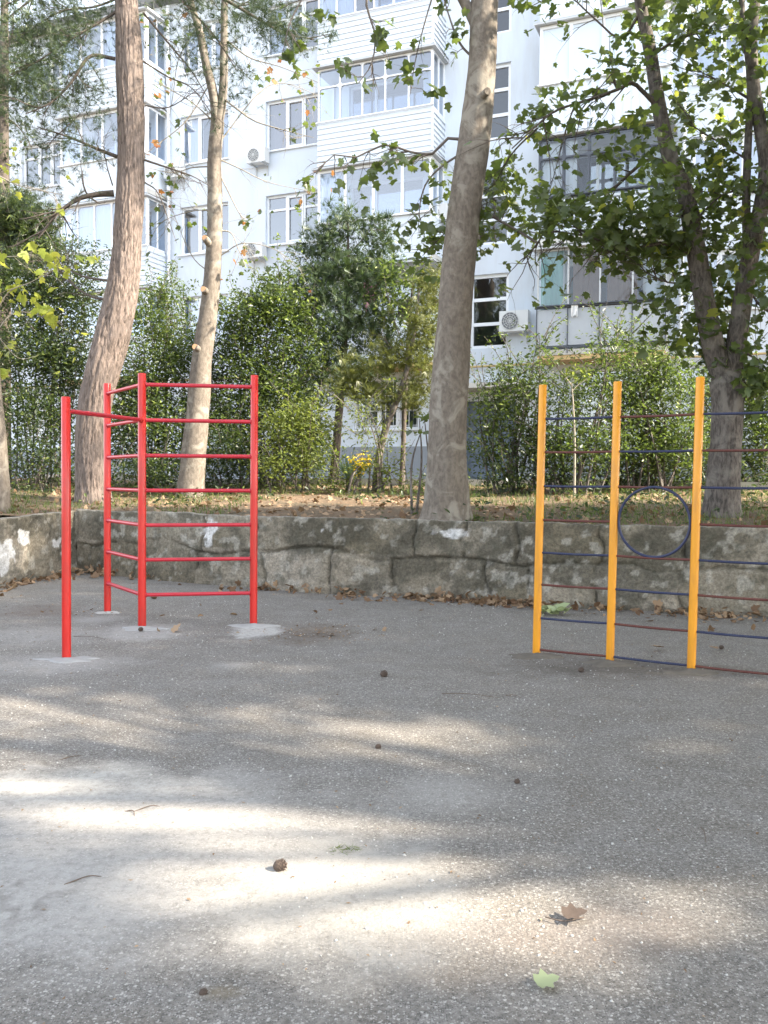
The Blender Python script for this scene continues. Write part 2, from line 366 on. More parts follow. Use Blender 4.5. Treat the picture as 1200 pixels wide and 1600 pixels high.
def soil_mat():
    m, n, b = nodes('leafy_soil'); co = coord(n)
    a = noise(n, co, 1.1, 6, 0.65); f = noise(n, co, 18, 6, 0.75)
    col = mix(n, ramp(n, a, [(0.4, 0.0), (0.6, 1.0)]), (0.14, 0.09, 0.052), (0.065, 0.055, 0.032))
    col = mix(n, ramp(n, f, [(0.45, 0.0), (0.7, 0.9)]), col, (0.24, 0.165, 0.10))
    n.links.new(col, b.inputs['Base Color']); b.inputs['Roughness'].default_value = 1.0
    bump(n, b, f, 1.0, 0.03)
    return m
M['soil'] = soil_mat()
def vcol_mat():
    m, n, b = nodes('old_stone_wall'); co = coord(n)
    at = N(n, 'ShaderNodeAttribute', attribute_name='stone_colour')
    f = noise(n, co, 30, 6, 0.75); g = noise(n, co, 7, 6, 0.7)
    col = mix(n, 0.75, at.outputs['Color'], ramp(n, f, [(0.28, 0.12), (0.72, 0.88)]), 'OVERLAY')
    col = mix(n, ramp(n, g, [(0.52, 0.0), (0.68, 0.5)]), col, (0.055, 0.058, 0.038))
    n.links.new(col, b.inputs['Base Color']); b.inputs['Roughness'].default_value = 0.95
    bump(n, b, mth(n, 'ADD', f, mth(n, 'MULTIPLY', g, 2.0)), 0.7, 0.015)
    return m
M['wallstone'] = vcol_mat()

# ------------------------------------------------------------------ ground
WALLP = [(-4.84, 13.9), (-2.71, 12.5), (-0.83, 11.5), (0.79, 11.0), (1.88, 10.4), (4.13, 9.7), (7.5, 8.6), (16, 6.0)]
LEFTP = [(-6.4, 2.0), (-5.95, 7.0), (-5.6, 10.0), (-5.23, 12.08), (-4.84, 13.9)]
def wallY(x):
    return np.interp(x, [-60, -4.84] + [p[0] for p in WALLP[1:]] + [60], [13.9, 13.9] + [p[1] for p in WALLP[1:]] + [-7])
def leftX(y): return np.interp(y, [-20] + [p[1] for p in LEFTP] + [14, 60], [-6.8] + [p[0] for p in LEFTP] + [60, 60])
def terrZ(x, y):
    x = np.asarray(x, float); y = np.asarray(y, float)
    d = np.where(x > -4.84, (y - wallY(x)) * 0.86, np.maximum(leftX(np.minimum(y, 13.9)) - x, 0) * 0.7 + np.maximum(y - 13.9, 0) * 0.86)
    d = np.clip(d, 0, 9)
    z = 0.93 + 0.50 * np.clip(d / 8, 0, 1)
    return z + 0.05 * (fbm(x * 0.9, y * 0.9, 5, 3) - 0.5) * np.clip(d, 0, 1)
def tz(x, y): return float(terrZ(x, y))

g = MB(); g.quad((-250, -250, -0.06), (250, -250, -0.06), (250, 250, -0.06), (-250, 250, -0.06))
tag(g.build('ground', M['soil']), kind='structure')
# asphalt yard sheet with faint undulation
def yardZ(x, y): return 0.035 * (fbm(np.asarray(x) * 0.5 + 9, np.asarray(y) * 0.5, 11, 3) - 0.5)
xs = np.concatenate([np.linspace(-30, -7, 24)[:-1], np.linspace(-7, 8, 151), np.linspace(8, 30, 23)[1:]])
ys = np.concatenate([np.linspace(-30, 1, 32)[:-1], np.linspace(1, 15, 141)])
XX, YY = np.meshgrid(xs, ys); ZZ = yardZ(XX, YY)
nx = len(xs); ny = len(ys); I = np.arange(nx * ny).reshape(ny, nx)
FF = np.stack([I[:-1, :-1], I[:-1, 1:], I[1:, 1:], I[1:, :-1]], -1).reshape(-1, 4)
tag(npmesh('asphalt_yard', np.stack([XX, YY, ZZ], -1).reshape(-1, 3), FF, M['asphalt'], smooth=True), kind='structure')
# terrace behind the wall
xs = np.arange(-45, 45.01, 0.25); ys = np.arange(-12, 62.01, 0.25)
XX, YY = np.meshgrid(xs, ys); ins = ((YY > wallY(XX) + 0.12) & (XX > -4.84)) | (XX < leftX(YY) - 0.12) & (XX <= -4.84)
ZZ = terrZ(XX, YY); nx = len(xs); I = np.arange(XX.size).reshape(XX.shape)
FF = np.stack([I[:-1, :-1], I[:-1, 1:], I[1:, 1:], I[1:, :-1]], -1).reshape(-1, 4)
insf = ins.ravel()[FF].all(1)
tag(npmesh('terrace_ground', np.stack([XX, YY, ZZ], -1).reshape(-1, 3), FF[insf], M['soil'], smooth=True), kind='structure')

# ------------------------------------------------------------------ retaining walls
def retaining(name, pts, label, seed, top, plaster):
    pts = [Vector((p[0], p[1], 0)) for p in pts]
    L = [0]
    for i in range(1, len(pts)): L.append(L[-1] + (pts[i] - pts[i - 1]).length)
    st_ = 0.02; ns = int(L[-1] / st_); sv = np.linspace(0, L[-1], ns)
    px_ = np.interp(sv, L, [p.x for p in pts]); py_ = np.interp(sv, L, [p.y for p in pts])
    tx = np.gradient(px_); ty = np.gradient(py_); tl = np.hypot(tx, ty); tx /= tl; ty /= tl
    k = 31; kk = np.ones(k) / k
    tx = np.convolve(np.pad(tx, k // 2, 'edge'), kk, 'valid'); ty = np.convolve(np.pad(ty, k // 2, 'edge'), kk, 'valid')
    nxn, nyn = ty, -tx                                      # outward = to the right of travel
    nz = 52; zv = np.linspace(-0.08, 1.0, nz)
    SS, ZV = np.meshgrid(sv, zv)
    rng = np.random.RandomState(seed)
    wz = (fbm(SS * 1.1, ZV * 1.1 + 3, seed, 4) - 0.5) * 0.38; ws = (fbm(SS * 1.6 + 5, ZV * 2.6, seed + 9, 4) - 0.5) * 0.26
    zc = ZV + wz; sc = SS + ws
    course = np.where(zc < 0.52, 0, 1)
    edges = []
    for c in range(2):
        e = [-1.0]
        while e[-1] < L[-1] + 2: e.append(e[-1] + rng.uniform(0.55, 1.35))
        edges.append(np.array(e))
    d = np.full(SS.shape, 9.0); bid = np.zeros(SS.shape)
    for c in range(2):
        m = course == c; idx = np.searchsorted(edges[c], sc[m])
        a = sc[m] - edges[c][idx - 1]; b_ = edges[c][np.minimum(idx, len(edges[c]) - 1)] - sc[m]
        d[m] = np.minimum(a, b_); bid[m] = idx * 2 + c
    d = np.minimum(d, np.abs(zc - 0.52)); 
    rb = np.array([rng.rand() for _ in range(400)])[bid.astype(int) % 400]
    joint = np.exp(-(d / (0.006 + 0.022 * fbm(SS * 3, ZV * 3, seed + 70, 3))) ** 2) * np.clip(fbm(SS * 1.5, ZV * 3, seed + 71, 3) * 3.2 - 0.9, 0.1, 1)
    amp = 0.25 if plaster else 1.0
    erod = fbm(SS * 2.2, ZV * 2.2, seed + 3, 5)
    disp = amp * (-0.06 * joint + 0.05 * (rb - 0.5)) + 0.07 * (erod - 0.5) + 0.03 * (fbm(SS * 12, ZV * 12, seed + 4, 3) - 0.5)
    disp += 0.03 * np.clip(0.25 - ZV, 0, 1)                 # slight batter
    tp = np.interp(sv, L, top) if isinstance(top, list) else np.full(ns, top)
    ztop = tp + 0.04 * (fbm(sv * 1.5, sv * 0 + 2, seed, 4) - 0.5) + 0.03 * (fbm(sv * 9, sv * 0 + 6, seed, 4) - 0.5)
    Z3 = ZV * ztop[None, :]
    X3 = px_[None, :] + nxn[None, :] * disp; Y3 = py_[None, :] + nyn[None, :] * disp
    # colours
    base = np.array([0.15, 0.128, 0.088]); pale = np.array([0.34, 0.30, 0.24]); dark = np.array([0.045, 0.042, 0.03]); white = np.array([0.56, 0.55, 0.53])
    t = np.clip((fbm(SS * 1.0, ZV * 1.6, seed + 20, 4) - 0.36) * 2.4, 0, 1) * 0.5 + 0.5 * ((rb > 0.55) & (ZV < 0.55))
    if plaster: t = np.clip(t + 0.35, 0, 1)
    C = base + (pale - base) * t[..., None]
    mo = np.clip((fbm(SS * 1.8 + 4, ZV * 2.5, seed + 33, 5) - 0.54 + 0.12 * np.clip(ZV, 0, 1)) * 6, 0, 1)[..., None] * 0.62
    C = C * (1 - mo) + dark * mo
    fl = np.clip((fbm(SS * 9, ZV * 9, seed + 60, 5) - 0.60) * 14, 0, 1)[..., None] * 0.6; C = C * (1 - fl) + np.array([0.36, 0.34, 0.29]) * fl
    fd = np.clip((fbm(SS * 6 + 9, ZV * 7, seed + 61, 5) - 0.57) * 12, 0, 1)[..., None] * 0.4; C = C * (1 - fd) + dark * fd
    jj = (joint * (0.15 if plaster else 0.55))[..., None]; C = C * (1 - jj) + dark * jj
    for (s0, z0, rs, rz, thr) in WHITE[name]:
        e = 1 - np.sqrt(((SS - s0) / rs) ** 2 + ((ZV - z0) / rz) ** 2)
        k2 = np.clip((e + (fbm(SS * 6, ZV * 6, seed + 50, 4) - 0.5) * 1.6 - thr) * 9, 0, 1)[..., None]
        C = C * (1 - k2) + (white * (0.85 + 0.3 * fbm(SS * 20, ZV * 20, 4, 2))[..., None]) * k2
    # cap rows going back
    rows = [(X3, Y3, Z3, C)]
    capn = 10; T = 0.42
    dd = np.linspace(0.03, T, capn)[:, None]
    Xc = px_[None, :] - nxn[None, :] * dd + nxn[None, :] * disp[-1][None, :] * (1 - dd / T); Yc = py_[None, :] - nyn[None, :] * dd + nyn[None, :] * disp[-1][None, :] * (1 - dd / T)
    Zc = ztop[None, :] + 0.022 * fbm(sv[None, :] * 7 + dd * 0, dd * 9 + sv[None, :] * 0, seed + 5, 3) - 0.035 * (dd / T)
    capc = np.array([0.25, 0.225, 0.185]); cc = capc * (0.55 + 0.8 * fbm(sv[None, :] * 4 + dd * 0, dd * 6 + sv[None, :] * 0, seed + 8, 4))[..., None]
    Xb = px_[None, :] - nxn[None, :] * T; Yb = py_[None, :] - nyn[None, :] * T
    X = np.vstack([X3, Xc, Xb]); Y = np.vstack([Y3, Yc, Yb]); Z = np.vstack([Z3, Zc, np.full((1, ns), -0.05)])
    CC = np.vstack([C, cc, cc[-1:]])
    nr = X.shape[0]; I = np.arange(nr * ns).reshape(nr, ns)
    Fq = np.stack([I[:-1, :-1], I[:-1, 1:], I[1:, 1:], I[1:, :-1]], -1).reshape(-1, 4)
    o = npmesh('retaining_wall', np.stack([X, Y, Z], -1).reshape(-1, 3), Fq, M['wallstone'], smooth=True, loc=(pts[0].x, pts[0].y, 0))
    at = o.data.attributes.new('stone_colour', 'FLOAT_COLOR', 'POINT')
    at.data.foreach_set('color', np.concatenate([CC.reshape(-1, 3), np.ones((nr * ns, 1))], 1).ravel())
    return tag(o, label, 'retaining wall', 'old retaining walls round the yard')
WHITE = {'main': [(2.85, 0.74, 0.32, 0.28, 0.45), (4.75, 0.84, 0.30, 0.12, 0.62), (6.4, 0.85, 0.35, 0.10, 0.66)],
         'left': [(10.15, 0.45, 0.42, 0.32, 0.42), (10.65, 0.68, 0.22, 0.2, 0.4), (11.65, 0.6, 0.35, 0.35, 0.4), (8.3, 0.5, 0.5, 0.3, 0.4)]}
retaining('main', WALLP, 'long mossy stone block retaining wall across the back of the yard', 4, 0.98, False)
retaining('left', LEFTP, 'shorter plastered wall at the left with peeled white patches', 8, [0.88, 0.88, 0.89, 0.91, 0.965], True)

# ------------------------------------------------------------------ apartment building
FA = R(22.8); FU = Vector((math.cos(FA), -math.sin(FA), 0)); FN = Vector((-math.sin(FA), -math.cos(FA), 0)); FO = Vector((-2.7, 26.7, 0))
def F(a, d, z): return FO + FU * a + FN * d + Vector((0, 0, z))
BLD = thing('apartment_building', 'white five storey apartment block with mismatched balconies behind the trees', 'building', F(2, -5, 1.4))
GZ = 1.35; ROOF = 16.35; A0, A1 = -26.0, 34.0; DEEP = -11.0
FLOORS = [2.0, 4.8, 7.6, 10.4, 13.2]
WINS = [(-4.09, -2.32), (-1.0, 0.87), (11.2, 13.0), (14.3, 16.1), (-10.6, -8.75), (-13.6, -11.8), (-24.0, -22.2), (26, 27.8), (29.5, 31.3)]
STACKS = [(-8.0, -4.61), (1.27, 4.68), (7.56, 10.72), (-17.6, -14.2), (17.0, 20.2), (22.4, 25.6)]
STAIRS = [(5.45, 6.55), (-20.5, -19.4)]
openings = []
for (a, b_) in WINS:
    for z in FLOORS: openings.append((a, b_, z + 0.92, z + 2.4, 'w'))
for (a, b_) in STACKS:
    for z in FLOORS:
        if z < 3: openings.append((a + 0.7, b_ - 0.7, z + 0.92, z + 2.4, 'g'))
        else: openings.append((a + 0.5, b_ - 0.6, z + 0.25, z + 2.4, 'b'))
for (a, b_) in STAIRS:
    for z in (5.08, 7.88, 10.68, 13.48): openings.append((a, b_, z, z + 2.01, 's'))
    openings.append((a - 0.1, b_ + 0.25, GZ + 0.15, GZ + 2.3, 'd'))
sb = sorted(set([A0, A1] + [o[0] for o in openings] + [o[1] for o in openings]))
wall = MB(); 
for i in range(len(sb) - 1):
    a, b_ = sb[i], sb[i + 1]; mid = (a + b_) / 2
    zs = sorted([(o[2], o[3]) for o in openings if o[0] <= mid <= o[1]])
    z = 2.42
    for (z0, z1) in zs + [(ROOF, ROOF)]:
        if z0 > z: wall.quad(F(a, 0, z), F(b_, 0, z), F(b_, 0, z0), F(a, 0, z0))
        z = max(z, z1)
for (a, b_, z0, z1, k) in openings:
    dp = -0.2; zz0 = max(z0, 2.42) if k == 'd' else z0
    wall.quad(F(a, 0, zz0), F(a, 0, z1), F(a, dp, z1), F(a, dp, zz0)); wall.quad(F(b_, 0, zz0), F(b_, dp, zz0), F(b_, dp, z1), F(b_, 0, z1))
    wall.quad(F(a, 0, z1), F(b_, 0, z1), F(b_, dp, z1), F(a, dp, z1))
    if k != 'd': wall.quad(F(a, 0, z0), F(a, dp, z0), F(b_, dp, z0), F(b_, 0, z0))
wall.quad(F(A0, 0, GZ - 1), F(A0, 0, ROOF), F(A0, DEEP, ROOF), F(A0, DEEP, GZ - 1)); wall.quad(F(A1, 0, GZ - 1), F(A1, DEEP, GZ - 1), F(A1, DEEP, ROOF), F(A1, 0, ROOF))
wall.quad(F(A0, DEEP, GZ - 1), F(A0, DEEP, ROOF), F(A1, DEEP, ROOF), F(A1, DEEP, GZ - 1))
wall.build('wall', M['facade'], BLD)
b = MB(); b.fbox(A0 - 0.3, A1 + 0.3, DEEP - 0.3, 0.35, ROOF, ROOF + 0.22); b.fbox(A0 + 0.2, A1 - 0.2, DEEP + 0.3, -0.3, ROOF + 0.22, ROOF + 0.45); b.build('roof', M['roofing'], BLD)
b = MB()
cuts = [A0]
for (a, b_) in sorted(STAIRS): cuts += [a - 0.1, b_ + 0.25]
cuts.append(A1)
for i in range(0, len(cuts), 2): b.fbox(cuts[i], cuts[i + 1], -0.25, 0.04, GZ - 1, 2.42)
b.build('plinth', M['plinth'], BLD)
b = MB(); b.fbox(A0 + 0.1, A1 - 0.1, -1.6, -1.5, GZ - 0.5, ROOF - 0.05)  # dark backing behind the windows; the shade of unlit rooms is in its colour
for z in FLOORS: b.fbox(A0 + 0.1, A1 - 0.1, -1.5, -0.22, z - 0.2, z - 0.02)
b.build('interior', M['interior'], BLD)
for (a, b_) in STAIRS:
    d = MB(); d.fbox(a - 0.1, b_ + 0.25, -0.2, -0.14, GZ - 0.1, GZ + 2.3)
    for k in range(3): d.fbox(a + 0.02, b_ + 0.13, -0.14, -0.12, GZ + 0.2 + k * 0.65, GZ + 0.72 + k * 0.65)
    dd = d.build('door', M['door'], BLD); h = MB(); h.tube([F(a + 0.1, -0.09, GZ + 0.95), F(a + 0.1, -0.09, GZ + 1.2)], 0.015, 6); h.build('handle', M['grey_frame'], dd)
    c = MB(); c.fbox(a - 0.5, b_ + 0.6, -0.05, 1.1, GZ + 2.55, GZ + 2.68); c.fbox(a - 0.45, a - 0.38, 0.9, 0.97, GZ - 0.2, GZ + 2.55); c.fbox(b_ + 0.5, b_ + 0.57, 0.9, 0.97, GZ - 0.2, GZ + 2.55); c.build('entrance_canopy', M['concrete'], BLD)

rnd = random.Random(11)
def frame_rects(mb, a0, a1, z0, z1, d0, d1, vs, hs, t, cham=0.0):
    """outer frame + verticals at vs + horizontals at hs"""
    mb.fbox(a0, a0 + t, d0, d1, z0, z1); mb.fbox(a1 - t, a1, d0, d1, z0, z1)
    mb.fbox(a0 + t, a1 - t, d0, d1, z0, z0 + t); mb.fbox(a0 + t, a1 - t, d0, d1, z1 - t, z1)
    for v in vs: mb.fbox(v - t / 2, v + t / 2, d0 + 0.002, d1 - 0.002, z0 + t, z1 - t)
    ed = [a0 + t / 2] + list(vs) + [a1 - t / 2]
    for h in hs:
        for i in range(len(ed) - 1): mb.fbox(ed[i] + t / 2, ed[i + 1] - t / 2, d0 + 0.003, d1 - 0.003, h - t / 2, h + t / 2)
    if cham:
        hz = [z0 + t / 2] + list(hs) + [z1 - t / 2]
        for i in range(len(ed) - 1):
            for j in range(len(hz) - 1):
                x0, x1, y0, y1 = ed[i] + t / 2, ed[i + 1] - t / 2, hz[j] + t / 2, hz[j + 1] - t / 2
                for (cx, cy, sx, sy) in ((x0, y0, 1, 1), (x1, y0, -1, 1), (x0, y1, 1, -1), (x1, y1, -1, -1)):
                    p = [(cx, cy), (cx + sx * cham, cy), (cx + sx * cham * 0.3, cy + sy * cham * 0.3), (cx, cy + sy * cham)]
                    vsx = [F(q[0], d1 - 0.006, q[1]) for q in p] + [F(q[0], d0 + 0.006, q[1]) for q in p]
                    mb.add(vsx, [(0, 1, 2, 3), (7, 6, 5, 4), (0, 4, 5, 1), (1, 5, 6, 2), (2, 6, 7, 3), (3, 7, 4, 0)])
def curtain(a0, a1, d, z0, z1, mat, parent, seed=0):
    n = max(6, int((a1 - a0) / 0.03)); V = []; r = random.Random(seed); ph = r.random() * 6
    for i in range(n + 1):
        a = a0 + (a1 - a0) * i / n; dd = d + 0.02 * math.sin(i * 1.4 + ph) + 0.01 * math.sin(i * 0.37)
        V += [F(a, dd, z0), F(a, dd, z1)]
    m = MB(); m.add(V, [(2 * i, 2 * i + 2, 2 * i + 3, 2 * i + 1) for i in range(n)], True)
    return m.build('curtain', mat, parent)
wn = 0
for (a, b_, z0, z1, k) in openings:
    wn += 1
    if k in 'wg':
        f = MB(); w3 = (b_ - a); v1 = a + w3 * 0.36; v2 = a + w3 * 0.68; big = rnd.random() < 0.75
        vs = [v1, v2] if big else [a + w3 * 0.5]
        frame_rects(f, a, b_, z0, z1, -0.17, -0.10, vs, [] if rnd.random() < 0.7 else [z0 + 1.05], 0.065)
        if big: frame_rects(f, v1 + 0.035, v2 - 0.035, z0 + 0.068, z1 - 0.068, -0.165, -0.085, [], [], 0.05)
        wo = f.build('window', M['pvc'], BLD)
        p = MB(); p.quad(F(a, -0.14, z0), F(b_, -0.14, z0), F(b_, -0.14, z1), F(a, -0.14, z1)); p.build('pane', M['glass'], wo)
        s_ = MB(); s_.fbox(a - 0.05, b_ + 0.05, -0.10, 0.07, z0 - 0.045, z0 - 0.003); s_.build('sill', M['pvc'], wo)
        if k == 'w' or rnd.random() < 0.5:
            t = rnd.random(); cm = M['curtain'] if t < 0.85 else M['brown_curtain']
            if rnd.random() < 0.6: curtain(a + 0.03, a + w3 * rnd.uniform(0.25, 0.95), -0.3, z0, z1, cm, wo, wn)
            if rnd.random() < 0.7: curtain(b_ - w3 * rnd.uniform(0.2, 0.4), b_ - 0.03, -0.33, z0, z1, cm, wo, wn + 5)
        if k == 'g' or z0 < 3.5:
            gr = MB(); 
            for i in range(9):
                aa = a + 0.04 + (w3 - 0.08) * i / 8; gr.tube([F(aa, 0.03, z0 + 0.02), F(aa, 0.03, z1 - 0.02)], 0.008, 5)
            for i in range(4):
                zz = z0 + 0.1 + (z1 - z0 - 0.2) * i / 3; gr.tube([F(a + 0.02, 0.042, zz), F(b_ - 0.02, 0.042, zz)], 0.008, 5)
            gr.build('security_grille', M['pvc'], wo)
    elif k == 'b':
        f = MB(); dm = a + 0.8
        frame_rects(f, a, b_, z0, z1, -0.17, -0.10, [dm], [], 0.07)
        wo = f.build('window', M['pvc'], BLD)
        p = MB(); p.quad(F(a, -0.14, z0), F(b_, -0.14, z0), F(b_, -0.14, z1), F(a, -0.14, z1)); p.build('pane', M['glass'], wo)
        if rnd.random() < 0.6: curtain(dm + 0.05, b_ - 0.05, -0.3, z0, z1, M['curtain'], wo, wn)
    elif k == 's':
        f = MB(); frame_rects(f, a, b_, z0, z1, -0.16, -0.09, [], [z0 + 0.67, z0 + 1.34], 0.09)
        wo = f.build('stair_window', M['pvc'], BLD)
        p = MB(); p.quad(F(a, -0.13, z0), F(b_, -0.13, z0), F(b_, -0.13, z1), F(a, -0.13, z1)); p.build('pane', M['glass_dark'], wo)
# downpipes and gas pipe
for a in (-4.45, 11.0, 21.0):
    p = MB(); p.tube([F(a, 0.12, GZ), F(a, 0.12, ROOF - 0.1)], 0.055, 10)
    for z in np.arange(3, 16, 1.9): p.tube([F(a, 0.12, z), F(a, 0.12, z + 0.05)], 0.068, 10)
    p.build('downpipe', M['pvc'], BLD)
p = MB(); p.tube([F(A0 + 1, 0.1, 4.58), F(-8.1, 0.1, 4.58)], 0.03, 8); p.tube([F(-8.1, 0.1, 4.58), F(A1 - 1, 0.1, 4.58)], 0.03, 8)
for a in (-3.2, 5.2, 13.6): p.tube([F(a, 0.1, 4.58), F(a, 0.1, GZ)], 0.022, 8)
p.build('gas_pipe', M['pipe'], BLD)

def side(mb, a, z0, z1, t=0.05, d0=0.0, d1=0.94): mb.fbox(a - t, a, d0, d1, z0, z1)
def balcony(a, b_, z, par='panel', glaze='pvc', bays=5, rows=1, curt=None, milk=False):
    bo = MB(); bo.fbox(a, b_, 0, 1.0, z - 0.14, z)
    root = bo.build('balcony', M['concrete'], BLD)
    if z < 5: e = MB(); e.fbox(a + 0.02, b_ - 0.02, 0.02, 0.98, z - 0.26, z - 0.143); e.build('ledge', M['ochre'], root)
    zt = z + 1.02; m = MB(); pm = M['siding']
    if par == 'siding':
        nn = 8
        for i in range(nn):
            z0 = z - 0.16 + (zt - z + 0.16) * i / nn; z1 = z - 0.16 + (zt - z + 0.16) * (i + 1) / nn
            o = 1.0
            for (p0, p1) in (((a, o), (b_, o)),):
                m.add([F(a, o + 0.035, z0), F(b_, o + 0.035, z0), F(b_, o + 0.012, z1), F(a, o + 0.012, z1), F(b_, o + 0.012, z0 + 0.001), F(a, o + 0.012, z0 + 0.001)], [(0, 1, 2, 3), (5, 4, 1, 0)])
            m.add([F(b_ + 0.035, 1.0, z0), F(b_ + 0.035, 0, z0), F(b_ + 0.012, 0, z1), F(b_ + 0.012, 1.0, z1)], [(0, 1, 2, 3)])
        m.fbox(a, b_, 0.95, 1.005, z + 0.003, zt - 0.003); m.fbox(b_ - 0.05, b_ + 0.005, 0, 0.948, z + 0.003, zt - 0.003); m.fbox(a, a + 0.05, 0, 0.948, z + 0.003, zt - 0.003)
        m.fbox(b_ - 0.02, b_ + 0.045, 1.0, 1.045, z - 0.15, zt)
    elif par == 'corrugated':
        n = int((b_ - a) / 0.05); V = []
        for i in range(n + 1):
            aa = a + (b_ - a) * i / n; dd = 1.0 + (0.03 if (i // 2) % 2 else 0.0)
            V += [F(aa, dd, z - 0.16), F(aa, dd, zt)]
        m.add(V, [(2 * i, 2 * i + 2, 2 * i + 3, 2 * i + 1) for i in range(n)])
        m.fbox(b_ - 0.05, b_, 0, 0.99, z - 0.13, zt); m.fbox(a, a + 0.05, 0, 0.99, z, zt); m.fbox(a + 0.05, b_ - 0.05, 0.93, 0.97, z, zt)
    elif par == 'panel':
        nn = 3
        for i in range(nn):
            m.fbox(a + (b_ - a) * i / nn + 0.008, a + (b_ - a) * (i + 1) / nn - 0.008, 0.95, 1.02, z - 0.15, zt)
        m.fbox(b_ - 0.05, b_, 0, 0.948, z + 0.003, zt); m.fbox(a, a + 0.05, 0, 0.948, z + 0.003, zt)
    elif par == 'sheet':
        pm = M['sheet']; nn = 4
        for i in range(nn):
            m.fbox(a + (b_ - a) * i / nn + 0.01, a + (b_ - a) * (i + 1) / nn - 0.01, 0.95, 1.0, z + 0.1, zt)
        m.fbox(b_ - 0.03, b_, 0, 0.94, z + 0.05, zt); m.fbox(a, a + 0.03, 0, 0.94, z + 0.05, zt)
        r = MB()
        for i in range(nn + 1):
            aa = a + (b_ - a) * i / nn; r.fbox(aa - 0.012, aa + 0.012, 0.99, 1.025, z - 0.1, zt + 0.02)
        r.fbox(a - 0.05, b_ + 0.05, 0.985, 1.03, zt + 0.02, zt + 0.06); r.fbox(a - 0.02, b_ + 0.02, 1.0, 1.022, z + 0.04, z + 0.075)
        r.build('railing', M['dark_frame'], root)
    elif par == 'slats':
        for i in range(9): m.fbox(a, b_, 0.97, 1.0, z + 0.06 + i * 0.105, z + 0.115 + i * 0.105)
        for i in range(5):
            aa = a + 0.02 + (b_ - a - 0.04) * i / 4; m.fbox(aa - 0.015, aa + 0.015, 0.93, 0.968, z + 0.003, zt)
        m.fbox(a + 0.02, b_ - 0.02, 0.90, 0.925, z + 0.003, zt - 0.1)
    m.build('parapet', pm, root)
    g0 = zt + (0.062 if par == 'sheet' else 0.003); g1 = z + 2.52
    if glaze:
        fm = {'pvc': M['pvc'], 'steel': M['pvc'], 'dark': M['dark_frame'], 'old': M['grey_frame']}[glaze]
        t = 0.075 if glaze == 'pvc' else 0.04
        f = MB(); vs = [a + (b_ - a) * i / bays for i in range(1, bays)]
        hs = [g0 + (g1 - g0) * 0.66] if rows == 2 else []
        frame_rects(f, a, b_, g0, g1, 0.93, 1.0, vs, hs, t, 0.075 if glaze in ('steel', 'dark') else 0)
        if glaze == 'dark':
            frame_rects(f, a, b_, g0, g1, 0.9, 0.928, vs, hs, 0.085)
        # right hand side
        for (d0, d1) in ((0.0, 0.05), (0.44, 0.49), (0.88, 0.928)): f.fbox(b_ - t, b_, d0, d1, g0, g1)
        f.fbox(b_ - t + 0.002, b_ - 0.002, 0.05, 0.88, g0, g0 + t); f.fbox(b_ - t + 0.002, b_ - 0.002, 0.05, 0.88, g1 - t, g1)
        f.fbox(a, a + t, 0.0, 0.05, g0, g1)
        fr = f.build('glazing_frame', fm, root)
        p = MB(); p.quad(F(a + 0.01, 0.965, g0 + 0.01), F(b_ - 0.01, 0.965, g0 + 0.01), F(b_ - 0.01, 0.965, g1 - 0.01), F(a + 0.01, 0.965, g1 - 0.01))
        p.quad(F(b_ - 0.03, 0.93, g0 + 0.01), F(b_ - 0.03, 0.02, g0 + 0.01), F(b_ - 0.03, 0.02, g1 - 0.01), F(b_ - 0.03, 0.93, g1 - 0.01))
        p.build('glazing_pane', M['glass_milk'] if milk else M['glass_clear'] if glaze in ('old', 'dark') else M['glass'], root)
        s_ = MB(); s_.fbox(a - 0.03, b_ + 0.05, 1.003 if par != 'siding' else 1.04, 1.09, g0 - 0.0, g0 + 0.03); s_.build('sill', fm if glaze != 'old' else M['dark_frame'], root)
    c = MB(); c.fbox(a - 0.12, b_ + 0.12, 0.002, 1.14, z + 2.53, z + 2.58)
    c.add([F(a - 0.12, 1.14, z + 2.582), F(b_ + 0.12, 1.14, z + 2.582), F(b_ + 0.12, 0.0, z + 2.65), F(a - 0.12, 0.0, z + 2.65)], [(0, 1, 2, 3)])
    c.build('cover', M['grey_frame'], root)
    if curt:
        for (c0, c1, cm) in curt: curtain(a + (b_ - a) * c0, a + (b_ - a) * c1, 0.85, z + 0.9, g1, M[cm], root, int(z * 7))
    return root
mid = STACKS[1]; rt = STACKS[2]; lf = STACKS[0]
# middle stack
balcony(*mid, 4.8, 'panel', None)
balcony(*mid, 7.6, 'panel', 'pvc', 4, 1, [(0.03, 0.2, 'curtain')])
balcony(*mid, 10.4, 'siding', 'steel', 5, 2)
balcony(*mid, 13.2, 'siding', 'steel', 6, 2, [(0.0, 0.3, 'curtain')])
# right stack
balcony(*rt, 4.8, 'sheet', 'old', 4, 1, [(0.02, 0.2, 'teal_curtain'), (0.28, 0.5, 'brown_curtain'), (0.55, 0.78, 'brown_curtain')])
balcony(*rt, 7.6, 'slats', 'dark', 5, 2, [(0.0, 0.3, 'curtain')])
balcony(*rt, 10.4, 'corrugated', 'pvc', 4, 1, None, True)
balcony(*rt, 13.2, 'panel', 'pvc', 4, 1, None, True)
# left stack
balcony(*lf, 4.8, 'siding', 'pvc', 4, 1)
balcony(*lf, 7.6, 'siding', 'steel', 5, 1, [(0.1, 0.6, 'curtain')])
balcony(*lf, 10.4, 'panel', 'pvc', 4, 1)
balcony(*lf, 13.2, 'siding', 'pvc', 4, 1, [(0.5, 0.9, 'curtain')])
for sidx, st_ in enumerate(STACKS[3:]):
    for i, z in enumerate(FLOORS[1:]): balcony(*st_, z, ['siding', 'panel', 'corrugated', 'sheet'][(i + sidx) % 4], ['pvc', 'steel', None, 'old'][(i * 2 + sidx) % 4], 4, 1)

